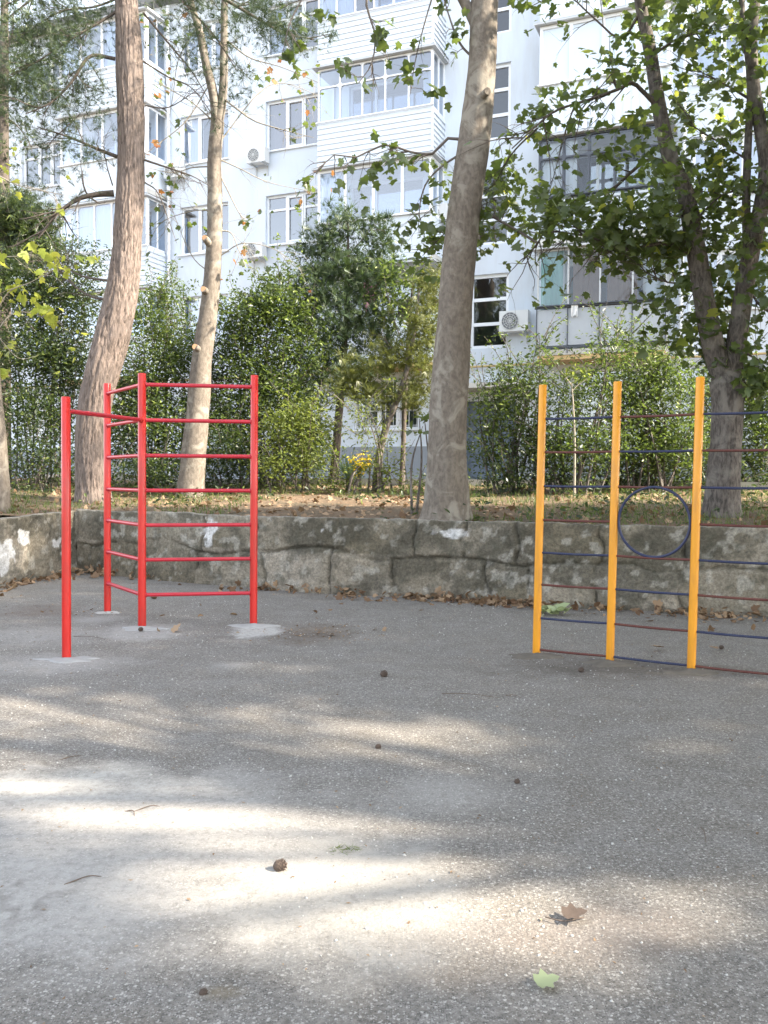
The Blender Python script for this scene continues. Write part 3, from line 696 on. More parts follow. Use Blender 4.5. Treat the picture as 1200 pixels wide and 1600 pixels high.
# air conditioners
def aircon(a, z, label, size=1.0):
    r = thing('air_conditioner', label, 'air conditioner', F(a, 0.2, z), 'air conditioner units on the facade')
    w_, h_, d0, d1 = 0.78 * size, 0.54 * size, 0.12, 0.40
    c = MB(); c.fbox(a, a + w_, d0, d1, z, z + h_); c.build('casing', M['ac'], r)
    cx = a + w_ * 0.38; cz = z + h_ * 0.5; rr = h_ * 0.42
    g_ = MB(); g_.tube([F(cx, d1 + 0.001, cz), F(cx, d1 + 0.012, cz)], rr, 24, sm=False); g_.build('fan_opening', M['black'], r)
    g2 = MB()
    for q in (1.0, 0.75, 0.5, 0.25):
        pts = [F(cx + rr * q * math.cos(t * math.pi / 12), d1 + 0.022, cz + rr * q * math.sin(t * math.pi / 12)) for t in range(25)]
        g2.tube(pts, 0.006, 4, cap=False)
    for t in range(6):
        g2.tube([F(cx - rr * math.cos(t * math.pi / 6), d1 + 0.022, cz - rr * math.sin(t * math.pi / 6)), F(cx + rr * math.cos(t * math.pi / 6), d1 + 0.022, cz + rr * math.sin(t * math.pi / 6))], 0.005, 4)
    g2.build('fan_grille', M['ac'], r)
    for aa in (a + 0.1, a + w_ - 0.13):
        k = MB(); k.fbox(aa, aa + 0.03, 0.003, 0.42, z - 0.035, z - 0.003); k.fbox(aa, aa + 0.03, 0.003, 0.03, z - 0.3, z - 0.037)
        k.build('bracket', M['grey_frame'], r)
def Fp(px, py):
    """facade a,z under a photo pixel"""
    d = CROT @ Vector(((px - 600) / FPX, (800 - py) / FPX, -1)); o = Vector((0, 0, CAMH))
    t = (FO - o).dot(FN) / d.dot(FN); q = o + d * t
    return (q - FO).dot(FU), q.z
for (px, py, lb) in ((396, 262, 'white air conditioner under the upper window beside the forked sapling'), (392, 408, 'white air conditioner below the open middle window'),
                     (672, 352, 'air conditioner beside the white balcony, partly behind the plane trunk'), (786, 522, 'large white air conditioner next to the stair windows and grey balcony'),
                     (268, 285, 'small air conditioner between left balconies and left windows')):
    a, z = Fp(px, py); aircon(a, z, lb, 1.0 if px == 786 else 0.8)

# laundry
def cloth(name, label, a, z0, w_, h_, d, mat):
    V = []; n = 10; m_ = 8
    for j in range(m_ + 1):
        for i in range(n + 1):
            V.append(F(a + w_ * i / n, d + 0.03 * math.sin(i * 1.1 + j * 0.4) * (j / m_ + 0.2), z0 - h_ * j / m_ * (1 + 0.08 * math.sin(i * 0.9))))
    Fs = [(j * (n + 1) + i, j * (n + 1) + i + 1, (j + 1) * (n + 1) + i + 1, (j + 1) * (n + 1) + i) for j in range(m_) for i in range(n)]
    m = MB(); m.add(V, Fs, True); o = m.build(name, mat, loc=F(a, d, z0)); tag(o, label, 'laundry'); return o
cloth('hanging_towel', 'pink towel hanging on the open middle balcony', 2.75, 6.9, 0.4, 0.75, 1.12, M['pink'])
cloth('hanging_cloth', 'small white cloth hung over the grey sheet balcony railing', 8.45, 5.92, 0.17, 0.32, 1.06, M['white_cloth'])

# kerb along the garden
def kerb(px0, px1, Y, label):
    a, z = None, None
    x0 = (px0 - 600) / FPX * Y; x1 = (px1 - 600) / FPX * Y
    k = MB(); n = 14
    for i in range(n):
        xa = x0 + (x1 - x0) * i / n; xb = x0 + (x1 - x0) * (i + 1) / n - 0.015
        ya = Y - 0.42 * (xa - 0); yb = Y - 0.42 * (xb - 0); za = max(tz(xa, ya), tz(xb, yb))
        q = [Vector((xa, ya, 0)), Vector((xb, yb, 0)), Vector((xb, yb + 0.14, 0)), Vector((xa, ya + 0.14, 0))]
        k.hexa([v + Vector((0, 0, za - 0.12)) for v in q] + [v + Vector((0, 0, za + 0.13)) for v in q])
    o = k.build('kerb', M['kerb'], loc=(x0, Y - 0.42 * x0, tz(x0, Y - 0.42 * x0))); tag(o, label, 'kerb')
kerb(-60, 1500, 19.2, 'pale concrete kerb running through the garden in front of the building')

# ------------------------------------------------------------------ foliage tools
LOBED = np.array([(0, 0), (0.16, -0.03), (0.45, 0.06), (0.36, 0.26), (0.60, 0.46), (0.40, 0.55), (0.24, 0.60), (0.22, 0.80), (0, 1.0), (-0.22, 0.80), (-0.24, 0.60), (-0.40, 0.55), (-0.60, 0.46), (-0.36, 0.26), (-0.45, 0.06), (-0.16, -0.03)])
def lobed():
    c = np.array([[0, 0.33]]); v = np.vstack([LOBED, c]); n = len(LOBED)
    z = -0.18 * np.abs(v[:, 0]) - 0.10 * (v[:, 1] - 0.4) ** 2
    V = np.column_stack([v[:, 0], v[:, 1], z]); Fc = np.array([(i, (i + 1) % n, n) for i in range(n)])
    return V, Fc
def oval():
    V = np.array([(0, 0, 0), (0.26, 0.35, 0.05), (0.2, 0.7, 0.04), (0, 1, -0.06), (-0.2, 0.7, 0.04), (-0.26, 0.35, 0.05), (0, 0.5, -0.05)])
    Fc = np.array([(0, 1, 6), (1, 2, 6), (2, 3, 6), (3, 4, 6), (4, 5, 6), (5, 0, 6)]); return V, Fc
def diamond():
    V = np.array([(0, 0, 0), (0.22, 0.5, 0.06), (0, 1, -0.05), (-0.22, 0.5, 0.06)]); return V, np.array([(0, 1, 2), (0, 2, 3)])
def spray(n=5):
    V = []; Fc = []; r = random.Random(3)
    for i in range(n):
        a = (i - (n - 1) / 2) * 0.33 + r.uniform(-.1, .1); b_ = r.uniform(-.3, .3); L_ = r.uniform(.7, 1.0)
        d = np.array([math.sin(a), math.cos(a) * math.cos(b_), math.sin(b_)]) * L_; s_ = np.array([math.cos(a), -math.sin(a), 0]) * 0.045
        k = len(V); V += [d * 0.05 - s_, d * 0.05 + s_, d]; Fc.append((k, k + 1, k + 2))
    return np.array(V), np.array(Fc)
def tuft(n=16):
    V = []; Fc = []; r = random.Random(5)
    for i in range(n):
        a = r.uniform(0, 6.283); t = r.uniform(0.15, 1.0)
        d = np.array([math.cos(a) * math.sin(t), math.cos(t), math.sin(a) * math.sin(t)]); s_ = np.cross(d, [0.3, 0.5, 0.8]); s_ = s_ / np.linalg.norm(s_) * 0.014
        k = len(V); V += [-s_, s_, d * r.uniform(.75, 1)]; Fc.append((k, k + 1, k + 2))
    return np.array(V), np.array(Fc)
TPL = {'lobed': lobed(), 'oval': oval(), 'diamond': diamond(), 'spray': spray(), 'tuft': tuft()}
def rots(n, rng, up=0.0, droop=0.0):
    """random frames: x,y in leaf plane (y=leaf axis), z normal biased upwards by up; axis drops by droop"""
    z = rng.normal(size=(n, 3)); z[:, 2] = np.abs(z[:, 2]) * (1 + up) + up * 0.6; z /= np.linalg.norm(z, axis=1)[:, None]
    y = rng.normal(size=(n, 3)); y[:, 2] -= droop; y -= z * (y * z).sum(1)[:, None]; y /= np.linalg.norm(y, axis=1)[:, None]
    x = np.cross(y, z); return np.stack([x, y, z], -1)
def scatter(name, parent, mat, tpl, pos, size, rng, up=0.5, droop=0.4, kind=None, loc=None, R_=None):
    V, Fc = TPL[tpl]; pos = np.asarray(pos, float); n = len(pos)
    Rm = rots(n, rng, up, droop) if R_ is None else R_
    sz = size * rng.uniform(0.5, 1.4, n)
    VV = V[None] * np.stack([rng.uniform(0.75, 1.1, n), np.ones(n), rng.uniform(-0.6, 2.8, n)], -1)[:, None, :]
    W = np.einsum('nij,nkj->nki', Rm, VV) * sz[:, None, None] + pos[:, None, :]
    FF = (Fc[None] + (np.arange(n) * len(V))[:, None, None]).reshape(-1, 3)
    o = npmesh(name, W.reshape(-1, 3), FF, mat, parent, loc=loc)
    if kind: o['kind'] = kind
    return o
def blobpts(blobs, rng, clump=0.22, per=14):
    """blobs: (centre, (rx,ry,rz), n). leaves gathered in clumps"""
    out = []
    for (c, r, n) in blobs:
        k = max(3, n // per)
        d = rng.normal(size=(k, 3)); d /= np.linalg.norm(d, axis=1)[:, None]; d *= (rng.uniform(0.05, 1, k) ** 0.45)[:, None]
        cc = np.array(c) + d * np.array(r)
        idx = rng.randint(0, k, n)
        out.append(cc[idx] + rng.normal(size=(n, 3)) * clump * np.array([1, 1, 0.7]))
    return np.concatenate(out)
def pb(px, py, rx, ry, Y, n, depth=None):
    k = Y / FPX; c = P(px, py, Y); return (tuple(c), (rx * k, depth if depth else max(rx, ry) * k * 0.9, ry * k), n)

def twigs(mb, p0, d0, L_, r0, depth, rng, tips, bend=0.35, grav=0.0, seg=5, kids=4, spread=0.9):
    n = 6; pts = [Vector(p0)]; d = Vector(d0).normalized()
    for i in range(n):
        d = (d + Vector((rng.gauss(0, 1), rng.gauss(0, 1), rng.gauss(0, 1))) * bend * 0.35 + Vector((0, 0, grav))).normalized()
        pts.append(pts[-1] + d * (L_ / n))
    rad = [r0 * (1 - 0.8 * i / n) for i in range(n + 1)]
    mb.tube(pts, rad, seg if depth > 0 else 4, cap=False)
    if depth <= 0:
        tips += [tuple(pts[k]) for k in (2, 3, 4, 5, 6)]; return
    for k in range(kids):
        i = rng.randint(1, n); a = Vector((rng.gauss(0, 1), rng.gauss(0, 1), rng.gauss(0, 1))).normalized()
        dd = (pts[i] - pts[i - 1]).normalized(); nd = (dd + a * spread).normalized()
        twigs(mb, pts[i], nd, L_ * rng.uniform(0.4, 0.65), rad[i] * 0.7, depth - 1, rng, tips, bend, grav, seg, kids, spread)

def bark_trunk(parent, mat, pts, rads, n, seg, amp, fz, fa, lump=0.10, name='trunk'):
    p = catmull(pts, n); r = np.array(lerpl(rads, n)); P_ = np.array([tuple(q) for q in p])
    t = np.gradient(P_, axis=0); t /= np.linalg.norm(t, axis=1)[:, None]
    up = np.cross(t, np.array([0.0, 1.0, 0.0])); up /= np.linalg.norm(up, axis=1)[:, None]; bn = np.cross(t, up)
    L_ = np.concatenate([[0], np.cumsum(np.linalg.norm(np.diff(P_, axis=0), axis=1))])
    a = np.arange(seg) / seg * 2 * np.pi; A, Z = np.meshgrid(a, L_)
    A2 = np.minimum(A, 2 * np.pi - A)                      # mirrored at the seam at the back
    fur = np.abs(fbm(A2 * fa + 3 + (fbm(A2 * 2, Z * 2, 4, 3) - .5) * 2, Z * fz, 7, 4) - 0.5) * 2
    rr = r[:, None] * (1 + lump * (fbm(np.cos(A) * 1.2 + 5, Z * 1.1 + np.sin(A) * 1.2, 9, 3) - 0.5) * 2) - amp * (1 - np.clip(fur * 3.2, 0, 1)) + amp * 0.5 * (fbm(A2 * fa * 3, Z * fz * 4, 17, 3) - .5)
    V = P_[:, None, :] + (up[:, None, :] * np.cos(A)[..., None] + bn[:, None, :] * np.sin(A)[..., None]) * rr[..., None]
    I = np.arange(V.shape[0] * seg).reshape(V.shape[0], seg); J = np.roll(I, -1, 1)
    Fq = np.stack([I[:-1], J[:-1], J[1:], I[1:]], -1).reshape(-1, 4)
    return npmesh(name, V.reshape(-1, 3), Fq, mat, parent, smooth=True)
def trunkmb(pts, rads, n=34, seg=22, rough=0.08, flare=None):
    m = MB(); p = catmull(pts, n); r = lerpl(rads, n); 
    m.tube(p, r, seg, cap=True, rough=rough); return m, p, r
def pxpts(l, Y=None):
    return [P(a[0], a[1], a[2] if len(a) > 2 else Y) for a in l]
def limb(m, pl, Y, r0, r1, seg=8, n=12, dy=0.0):
    pts = []
    for i, q in enumerate(pl): pts.append(P(q[0], q[1], (q[2] if len(q) > 2 else Y) + dy * i))
    pp = catmull(pts, n); rr = [r0 + (r1 - r0) * i / n for i in range(n + 1)]
    m.tube(pp, rr, seg, cap=True, rough=0.06); return pp
def rooted(px, py_, Y):
    q = P(px, py_, Y); return (q.x, q.y, tz(q.x, q.y) - 0.12)

# ------------------------------------------------------------------ big plane tree
rg = random.Random(5); nr_ = np.random.RandomState(5)
Y = 11.75; b0 = Vector(rooted(697, 812, Y))
T = thing('plane_tree', 'thick leaning plane tree with mottled bark right behind the wall centre', 'tree', b0)
pts = [b0] + pxpts([(698, 790), (699, 700), (703, 600), (711, 480), (722, 360), (738, 240), (752, 110), (757, 0), (770, -160), (760, -330), (790, -500)], Y)
rads = [0.40, 0.31, 0.265, 0.255, 0.225, 0.215, 0.215, 0.185, 0.185, 0.17, 0.13, 0.07]
bark_trunk(T, M['plane_bark'], pts, rads, 260, 72, 0.006, 2.2, 2.2, 0.09)
m = MB()
limb(m, [(752, 60), (735, 20), (700, -40), (640, -130), (560, -210)], Y, 0.085, 0.03, 10)
limb(m, [(770, -170), (840, -260), (960, -330), (1080, -400)], Y, 0.09, 0.03, 10)
limb(m, [(765, -280), (690, -380), (600, -460)], Y, 0.07, 0.02, 10)
m.tube([P(752, 152, Y - 0.12), P(762, 142, Y - 0.32)], [0.05, 0.045], 10)
m.build('limbs', M['plane_bark'], T)
bm = MB(); tips = []
def sidebranch(m_, pl, Y_, r0, tips_, rng, sub=7, L_=0.5, grav=-0.03, depth=1, dy=0.0):
    pp = limb(m_, pl, Y_, r0, r0 * 0.25, 6, 14, dy)
    for k in range(sub):
        i = rng.randint(4, 13); d = (pp[i] - pp[i - 1]).normalized() + Vector((rng.gauss(0, .7), rng.gauss(0, .7), rng.gauss(0, .7)))
        twigs(m_, pp[i], d, L_ * rng.uniform(0.5, 1.1), r0 * 0.35, depth, rng, tips_, 0.5, grav, 4, 3)
    tips_ += [tuple(p) for p in pp[-3:]]
    return pp
sidebranch(bm, [(730, 222), (700, 216), (676, 240), (640, 237), (600, 226), (556, 246), (522, 242), (498, 268)], Y, 0.022, tips, rg, 16, 0.55)
sidebranch(bm, [(728, 236), (690, 260), (664, 290), (655, 330), (658, 345)], Y, 0.017, tips, rg, 7, 0.45)
sidebranch(bm, [(640, -130), (590, -60), (572, 0), (586, 55), (580, 100), (560, 130)], Y, 0.022, tips, rg, 9, 0.5)
sidebranch(bm, [(690, -50), (668, 20), (650, 90), (640, 150)], Y, 0.014, tips, rg, 6, 0.45, -0.08)
sidebranch(bm, [(640, -130), (520, -60), (460, 20), (440, 90)], Y, 0.02, tips, rg, 6, 0.5, -0.06)
sidebranch(bm, [(752, 100), (720, 70), (700, 20), (690, -20)], Y, 0.02, tips, rg, 6, 0.4)
bm.build('branches', M['twig'], T)
tips = np.array(tips)
sel = tips[nr_.rand(len(tips)) < 0.16]
sel = np.repeat(sel, 2, 0)[: 900] + nr_.normal(size=(min(900, 2 * len(sel)), 3)) * 0.04
# high crown, above the picture
hi = [((x, 11.75 + dy, z), (1.6, 1.5, 1.0), 420) for (x, dy, z) in ((0.5, 0, 11.2), (-1.2, .6, 10.6), (3.0, -.4, 11.0), (1.6, 1, 12.3), (-0.2, -1.2, 12.6), (4.2, .3, 10.4))]
allp = np.concatenate([sel, blobpts(hi, nr_)])
allp = np.array([p for p in allp if not (p[2] > 8.0 and (lambda q: q and -20 < q[0] < 1220 and 8 < q[1] < 1600)(proj(p)))])
scatter('crown', T, M['green_leaf'], 'lobed', allp, 0.13, nr_, 0.2, 1.2)

# ------------------------------------------------------------------ pine at the left
rg = random.Random(8); nr_ = np.random.RandomState(8)
Y = 15.8; b0 = Vector(rooted(146, 790, Y))
T = thing('pine_tree', 'tall pine with furrowed trunk leaning right at the wall corner', 'tree', b0)
pts = [b0] + pxpts([(144, 760), (143, 690), (153, 610), (177, 520), (193, 440), (200, 360), (204, 260), (204, 150), (200, 50), (193, -60), (185, -200), (178, -330)], Y)
rads = [0.36, 0.30, 0.285, 0.30, 0.30, 0.285, 0.255, 0.245, 0.235, 0.24, 0.21, 0.16, 0.1, 0.05]
bark_trunk(T, M['pine_bark'], pts, rads, 420, 110, 0.022, 1.6, 7.0, 0.08)
bm = MB(); tips = []
for pl, r0, sub in (([(178, 302), (150, 304), (120, 312), (88, 336), (60, 372)], 0.06, 8), ([(183, 245), (150, 232), (110, 215), (58, 198)], 0.035, 7),
                    ([(180, 92), (140, 88), (112, 128), (80, 160), (40, 178)], 0.035, 8), ([(182, 18), (160, 32), (110, 62), (60, 95), (10, 120)], 0.03, 8),
                    ([(224, 20), (262, 66), (300, 112), (334, 170)], 0.022, 6), ([(224, 96), (262, 120), (300, 138), (340, 190)], 0.018, 6), ([(226, 165), (262, 168), (300, 146), (322, 130)], 0.014, 5),
                    ([(226, 250), (262, 262), (300, 275), (330, 292)], 0.02, 5), ([(226, 285), (246, 300), (262, 340), (276, 380)], 0.014, 5), ([(176, 290), (165, 250), (160, 200)], 0.014, 4),
                    ([(178, 440), (130, 432), (95, 418), (60, 440)], 0.025, 6), ([(176, 470), (140, 462), (110, 440), (88, 400)], 0.03, 5),
                    ([(195, -60), (280, -40), (370, 10), (440, 50), (490, 62)], 0.045, 10), ([(195, -100), (120, -60), (60, -10), (10, 30)], 0.045, 10), ([(200, -10), (150, 10), (90, 20), (30, 60)], 0.025, 8),
                    ([(193, -60), (260, -20), (330, 50), (370, 110)], 0.03, 8)):
    sidebranch(bm, pl, Y, r0, tips, rg, sub + 3, 0.75, -0.02, 1, rg.uniform(-0.15, 0.15))
bm.build('branches', M['dark_bark'], T)
tips = np.array(tips); tops = []
for p in tips:
    q = proj(p)
    if q is None: continue
    x, y = q
    dens = 0.75 if (x < 175 and y < 165) else 0.8 if (x > 290 and y < 120) else 0.5 if (x < 160 and y < 330) else 0.05 if y < 300 else 0.0
    if y < 0: dens = 0.8
    if rg.random() < dens: tops.append(p)
bl = [pb(95, 235, 75, 36, 15.7, 130), pb(45, 290, 50, 30, 15.9, 110), pb(130, 170, 45, 30, 15.6, 120), pb(265, 40, 40, 40, 15.7, 110), pb(60, 60, 75, 55, 15.6, 400), pb(130, 20, 60, 40, 15.9, 330), pb(90, 125, 70, 32, 15.6, 320), pb(30, 150, 45, 55, 16.2, 260), pb(425, 28, 62, 32, 15.2, 380), pb(455, 60, 40, 24, 15.2, 190), pb(372, 145, 28, 26, 15.5, 55), pb(345, 40, 40, 40, 15.6, 110), pb(300, 60, 30, 45, 15.6, 50),
      pb(150, -120, 160, 70, 15.8, 600, 2.4), pb(230, -260, 120, 70, 15.8, 500, 2.4), pb(60, -90, 90, 60, 15.8, 300, 2.0), pb(330, -60, 90, 40, 15.8, 260, 1.5)]
pp_ = np.concatenate([np.repeat(np.array(tops), 2, 0), blobpts(bl, nr_, 0.16, 10)]); pp_ = pp_ + nr_.normal(size=pp_.shape) * 0.05
scatter('crown', T, M['needle'], 'tuft', pp_, 0.17, nr_, 0.0, -0.4)

# ------------------------------------------------------------------ forked pale sapling beside it
rg = random.Random(21); nr_ = np.random.RandomState(21)
Y = 17.0; b0 = Vector(rooted(298, 785, Y))
T = thing('forked_tree', 'slender pale tree forking high up between the pine and the climbing frame posts', 'tree', b0)
m, tp, tr = trunkmb([b0] + pxpts([(300, 740), (308, 660), (316, 560), (328, 470), (334, 400), (336, 320), (335, 250), (340, 190)], Y), [0.30, 0.245, 0.225, 0.19, 0.165, 0.155, 0.14, 0.13, 0.125], 44, 20, 0.10)
limb(m, [(339, 195), (334, 150), (322, 100), (312, 50), (297, 0), (280, -80)], Y, 0.10, 0.05, 12, 20)
limb(m, [(340, 195), (348, 150), (350, 80), (351, 0), (356, -120), (350, -220)], Y, 0.095, 0.04, 12, 20)
for (a, b_, c, d_) in ((318, 552, 305, 542), (330, 385, 320, 372), (326, 460, 318, 452)):
    m.tube([P(a, b_, Y - 0.05), P(c, d_, Y - 0.22)], [0.075, 0.06], 12)
m.build('trunk', M['plane_bark'], T)
m = MB()
for (c, d_) in ((304.5, 541.5), (319.5, 371.5), (317.5, 451.5)): m.tube([P(c + .4, d_ + .3, Y - 0.215), P(c, d_, Y - 0.23)], 0.052, 12)
m.build('cut_stub', M['cut_wood'], T)
bm = MB(); tips = []
for pl, r0, sub in (([(344, 150), (370, 170), (400, 190), (450, 205), (490, 215)], 0.02, 7), ([(343, 360), (362, 365), (375, 395), (395, 425)], 0.014, 5), ([(342, 270), (372, 330), (385, 350), (380, 385)], 0.014, 5),
                    ([(330, 260), (300, 262), (270, 270), (230, 262)], 0.015, 6), ([(345, 250), (372, 262), (420, 285), (490, 300)], 0.014, 7), ([(328, 130), (290, 190), (240, 230), (200, 260)], 0.014, 6),
                    ([(350, 60), (390, 90), (440, 105), (500, 130)], 0.016, 7), ([(310, 40), (280, 90), (270, 150), (262, 200)], 0.014, 6), ([(334, 430), (300, 400), (270, 330), (262, 300)], 0.012, 8), ([(345, 220), (400, 150), (440, 130), (500, 150)], 0.014, 10), ([(336, 330), (300, 330), (250, 350), (225, 400)], 0.012, 9), ([(344, 200), (300, 160), (240, 120), (228, 60)], 0.014, 10), ([(344, 400), (380, 380), (430, 390), (470, 420)], 0.012, 9), ([(352, 40), (330, 60), (290, 30), (250, 20)], 0.012, 9)):
    sidebranch(bm, pl, Y, r0, tips, rg, sub, 0.7, -0.02, 1, rg.uniform(-0.2, 0.2))
bm.build('branches', M['pale_twig'], T)
tips = np.array(tips); k = nr_.rand(len(tips))
scatter('crown', T, M['green_leaf'], 'lobed', np.concatenate([tips[k < 0.13], blobpts([pb(330, -160, 90, 40, 17, 350)], nr_)]), 0.10, nr_, 0.2, 1.0)
scatter('withered_leaves', T, M['orange_leaf'], 'lobed', tips[(k > 0.975)], 0.11, nr_, 0.2, 1.2)

# ------------------------------------------------------------------ maple at the right
rg = random.Random(31); nr_ = np.random.RandomState(31)
Y = 11.5; b0 = Vector(rooted(1128, 812, Y))
T = thing('maple_tree', 'leafy maple with a forked trunk behind the yellow wall bars', 'tree', b0)
bark_trunk(T, M['maple_bark'], [b0] + pxpts([(1129, 780), (1134, 700), (1137, 640), (1136, 600), (1135, 575)], Y), [0.29, 0.225, 0.205, 0.205, 0.22, 0.12], 160, 72, 0.010, 2.4, 5.0, 0.08)
m = MB()
l1 = limb(m, [(1134, 600), (1116, 545), (1102, 480), (1086, 380), (1070, 300), (1048, 250), (1030, 170), (1016, 80), (1000, 0), (985, -120), (960, -260)], Y, 0.15, 0.05, 14, 36)
l2 = limb(m, [(1138, 600), (1150, 540), (1160, 470), (1174, 390), (1190, 320), (1196, 250), (1180, 150), (1175, 50), (1190, -80), (1180, -260)], Y, 0.14, 0.045, 14, 32)
l3 = limb(m, [(1170, 410), (1166, 330), (1168, 240), (1172, 130), (1160, 20), (1150, -100)], Y, 0.06, 0.03, 10, 20)
m.build('limbs', M['maple_bark'], T)
bm = MB(); tips = []
for pl, r0, sub in (([(1030, 170), (990, 130), (970, 138), (920, 156), (870, 172), (840, 195), (800, 232)], 0.03, 12), ([(1050, 258), (1010, 250), (950, 300), (880, 320), (840, 380), (815, 410)], 0.028, 12),
                    ([(900, 160), (885, 200), (872, 250), (858, 300)], 0.012, 7), ([(1088, 400), (1040, 380), (980, 390), (920, 370), (860, 360)], 0.03, 12), ([(1000, 20), (970, 60), (930, 30), (880, -10), (830, 10)], 0.02, 9),
                    ([(1016, 90), (1060, 60), (1110, 50)], 0.02, 8), ([(1180, 160), (1130, 130), (1090, 110)], 0.02, 9), ([(1190, 300), (1140, 300), (1100, 330), (1070, 380)], 0.02, 9),
                    ([(1165, 440), (1190, 480), (1230, 500)], 0.02, 8), ([(1150, 540), (1180, 560), (1220, 575)], 0.02, 8), ([(1110, 510), (1080, 450), (1040, 440), (1000, 420)], 0.02, 9),
                    ([(840, 380), (790, 350, 11.9), (740, 330, 12.3), (700, 360, 12.5), (660, 400, 12.6)], 0.018, 12, ), ([(840, 200), (800, 240, 11.8), (770, 290, 12.3), (740, 300, 12.5)], 0.014, 9), ([(1168, 250), (1120, 220), (1070, 190)], 0.015, 8)):
    sidebranch(bm, pl, Y, r0, tips, rg, sub, 0.8, -0.02, 1, rg.uniform(-0.12, 0.12))
bm.build('branches', M['dark_bark'], T)
bl = [pb(*q, Y + (1.0 if q[0] < 850 and q[1] > 240 else 0) + rg.uniform(-.4, .5), int(n_ * (0.8 if q[0] < 900 else 1.0 if q[1] < 240 else 1.2)), dp) for (q, n_, dp) in (
    ((1045, 50, 70, 55), 210, 1.2), ((950, 120, 45, 50), 70, .8), ((880, 165, 55, 26), 90, .5), ((1130, 60, 75, 60), 190, 1.2), ((1165, 180, 50, 60), 120, 1.0), ((1085, 170, 55, 55), 140, 1.0),
    ((990, 225, 55, 40), 100, .8), ((870, 315, 55, 40), 130, .7), ((935, 345, 85, 40), 330, .9), ((1010, 320, 65, 55), 260, .9), ((1095, 290, 70, 70), 300, 1.1), ((1165, 320, 50, 80), 200, 1.0),
    ((1040, 390, 70, 45), 230, .9), ((960, 395, 60, 28), 130, .7), ((1105, 415, 65, 55), 220, 1.0), ((1170, 460, 45, 70), 150, 1.0), ((1120, 560, 34, 46), 150, .5), ((1050, 520, 34, 24), 60, .5), ((1180, 600, 40, 30), 110, .5), ((1100, 500, 50, 34), 110, .6), ((815, 330, 36, 60), 170, .6),
    ((775, 270, 30, 36), 100, .5), ((760, 345, 34, 50), 130, .5), ((715, 285, 22, 30), 45, .4), ((700, 368, 42, 24), 90, .4), ((665, 400, 38, 22), 60, .4), ((1190, 570, 40, 45), 110, .7),
    ((830, 20, 40, 24), 30, .6), ((840, 190, 36, 30), 60, .5), ((1040, 470, 36, 26), 60, .5), ((1190, 20, 60, 50), 120, 1.0), ((1250, 250, 60, 250), 250, 1.5),
    ((1060, -130, 190, 80), 520, 2.6), ((1150, -260, 150, 80), 350, 2.4), ((900, -150, 70, 50), 300, 1.6), ((1010, -10, 60, 30), 100, .8))]
pp_ = blobpts(bl, nr_, 0.13, 9); tt = np.array(tips); pp_ = np.concatenate([pp_, tt[nr_.rand(len(tt)) < 0.24]])
q_ = nr_.rand(len(pp_))
scatter('crown', T, M['green_leaf'], 'lobed', pp_[q_ < 0.97], 0.112, nr_, 0.35, 1.0)
scatter('yellowing_leaves', T, M['yellow_leaf'], 'lobed', pp_[q_ >= 0.97], 0.13, nr_, 0.35, 1.0)

# ------------------------------------------------------------------ smaller trees
def small_tree(name, label, Y, pl, rads, bark_, branches, blobs, leaf, tpl, size, seed, clump=0.12, per=12, up=0.3, droop=0.6, tipd=0.3, tw=0.5, bmat='twig', extra=None):
    rg = random.Random(seed); nr_ = np.random.RandomState(seed)
    b0 = Vector(rooted(pl[0][0], pl[0][1], Y)); T = thing(name, label, 'tree', b0)
    m, tp, tr = trunkmb([b0] + pxpts(pl[1:], Y), rads, 30, 14, 0.08); m.build('trunk', M[bark_], T)
    tips = []
    if branches:
        bm = MB()
        for (b_, r0, s_) in branches: sidebranch(bm, b_, Y, r0, tips, rg, s_, tw, -0.02, 1, rg.uniform(-.15, .15))
        bm.build('branches', M[bmat], T)
    pp_ = blobpts([pb(*q) for q in blobs], nr_, clump, per) if blobs else np.zeros((0, 3))
    if tips:
        tt = np.array(tips); pp_ = np.concatenate([pp_, tt[nr_.rand(len(tt)) < tipd]])
    scatter('crown', T, M[leaf], tpl, pp_, size, nr_, up, droop)
    if extra: scatter(extra[0], T, M[extra[1]], tpl, pp_[nr_.rand(len(pp_)) < extra[2]] + nr_.normal(size=(1, 3)) * 0.02, size, nr_, up, droop)
    return T
small_tree('juniper_tree', 'dark feathery juniper rising in front of the middle balconies', 19.5,
           [(520, 765), (524, 720), (530, 640), (537, 560), (541, 480), (544, 400), (543, 330)], [0.14, 0.10, 0.09, 0.08, 0.065, 0.05, 0.03, 0.01], 'dark_bark',
           [([(538, 520), (500, 500), (470, 480)], 0.02, 7), ([(540, 460), (580, 440), (610, 420)], 0.02, 7), ([(541, 420), (510, 395), (490, 360)], 0.018, 7), ([(542, 400), (570, 370), (592, 340)], 0.018, 7), ([(538, 560), (580, 560), (620, 550)], 0.02, 7), ([(536, 600), (500, 590), (470, 600)], 0.015, 7)],
           [(538, 345, 20, 34, 19.5, 260), (505, 372, 30, 30, 19.5, 322), (580, 365, 30, 28, 19.5, 279), (540, 410, 62, 36, 19.5, 930), (500, 450, 50, 36, 19.5, 806), (575, 450, 48, 40, 19.5, 744), (540, 500, 70, 36, 19.5, 930), (520, 545, 56, 34, 19.5, 558), (585, 520, 45, 36, 19.5, 558), (560, 590, 60, 40, 19.3, 558), (500, 600, 34, 50, 19.3, 310), (480, 400, 22, 26, 19.6, 136), (610, 395, 22, 22, 19.6, 124)],
           'juniper', 'spray', 0.20, 41, 0.14, 10, 0.0, -0.7, 0.9, 0.5, 'dark_bark')
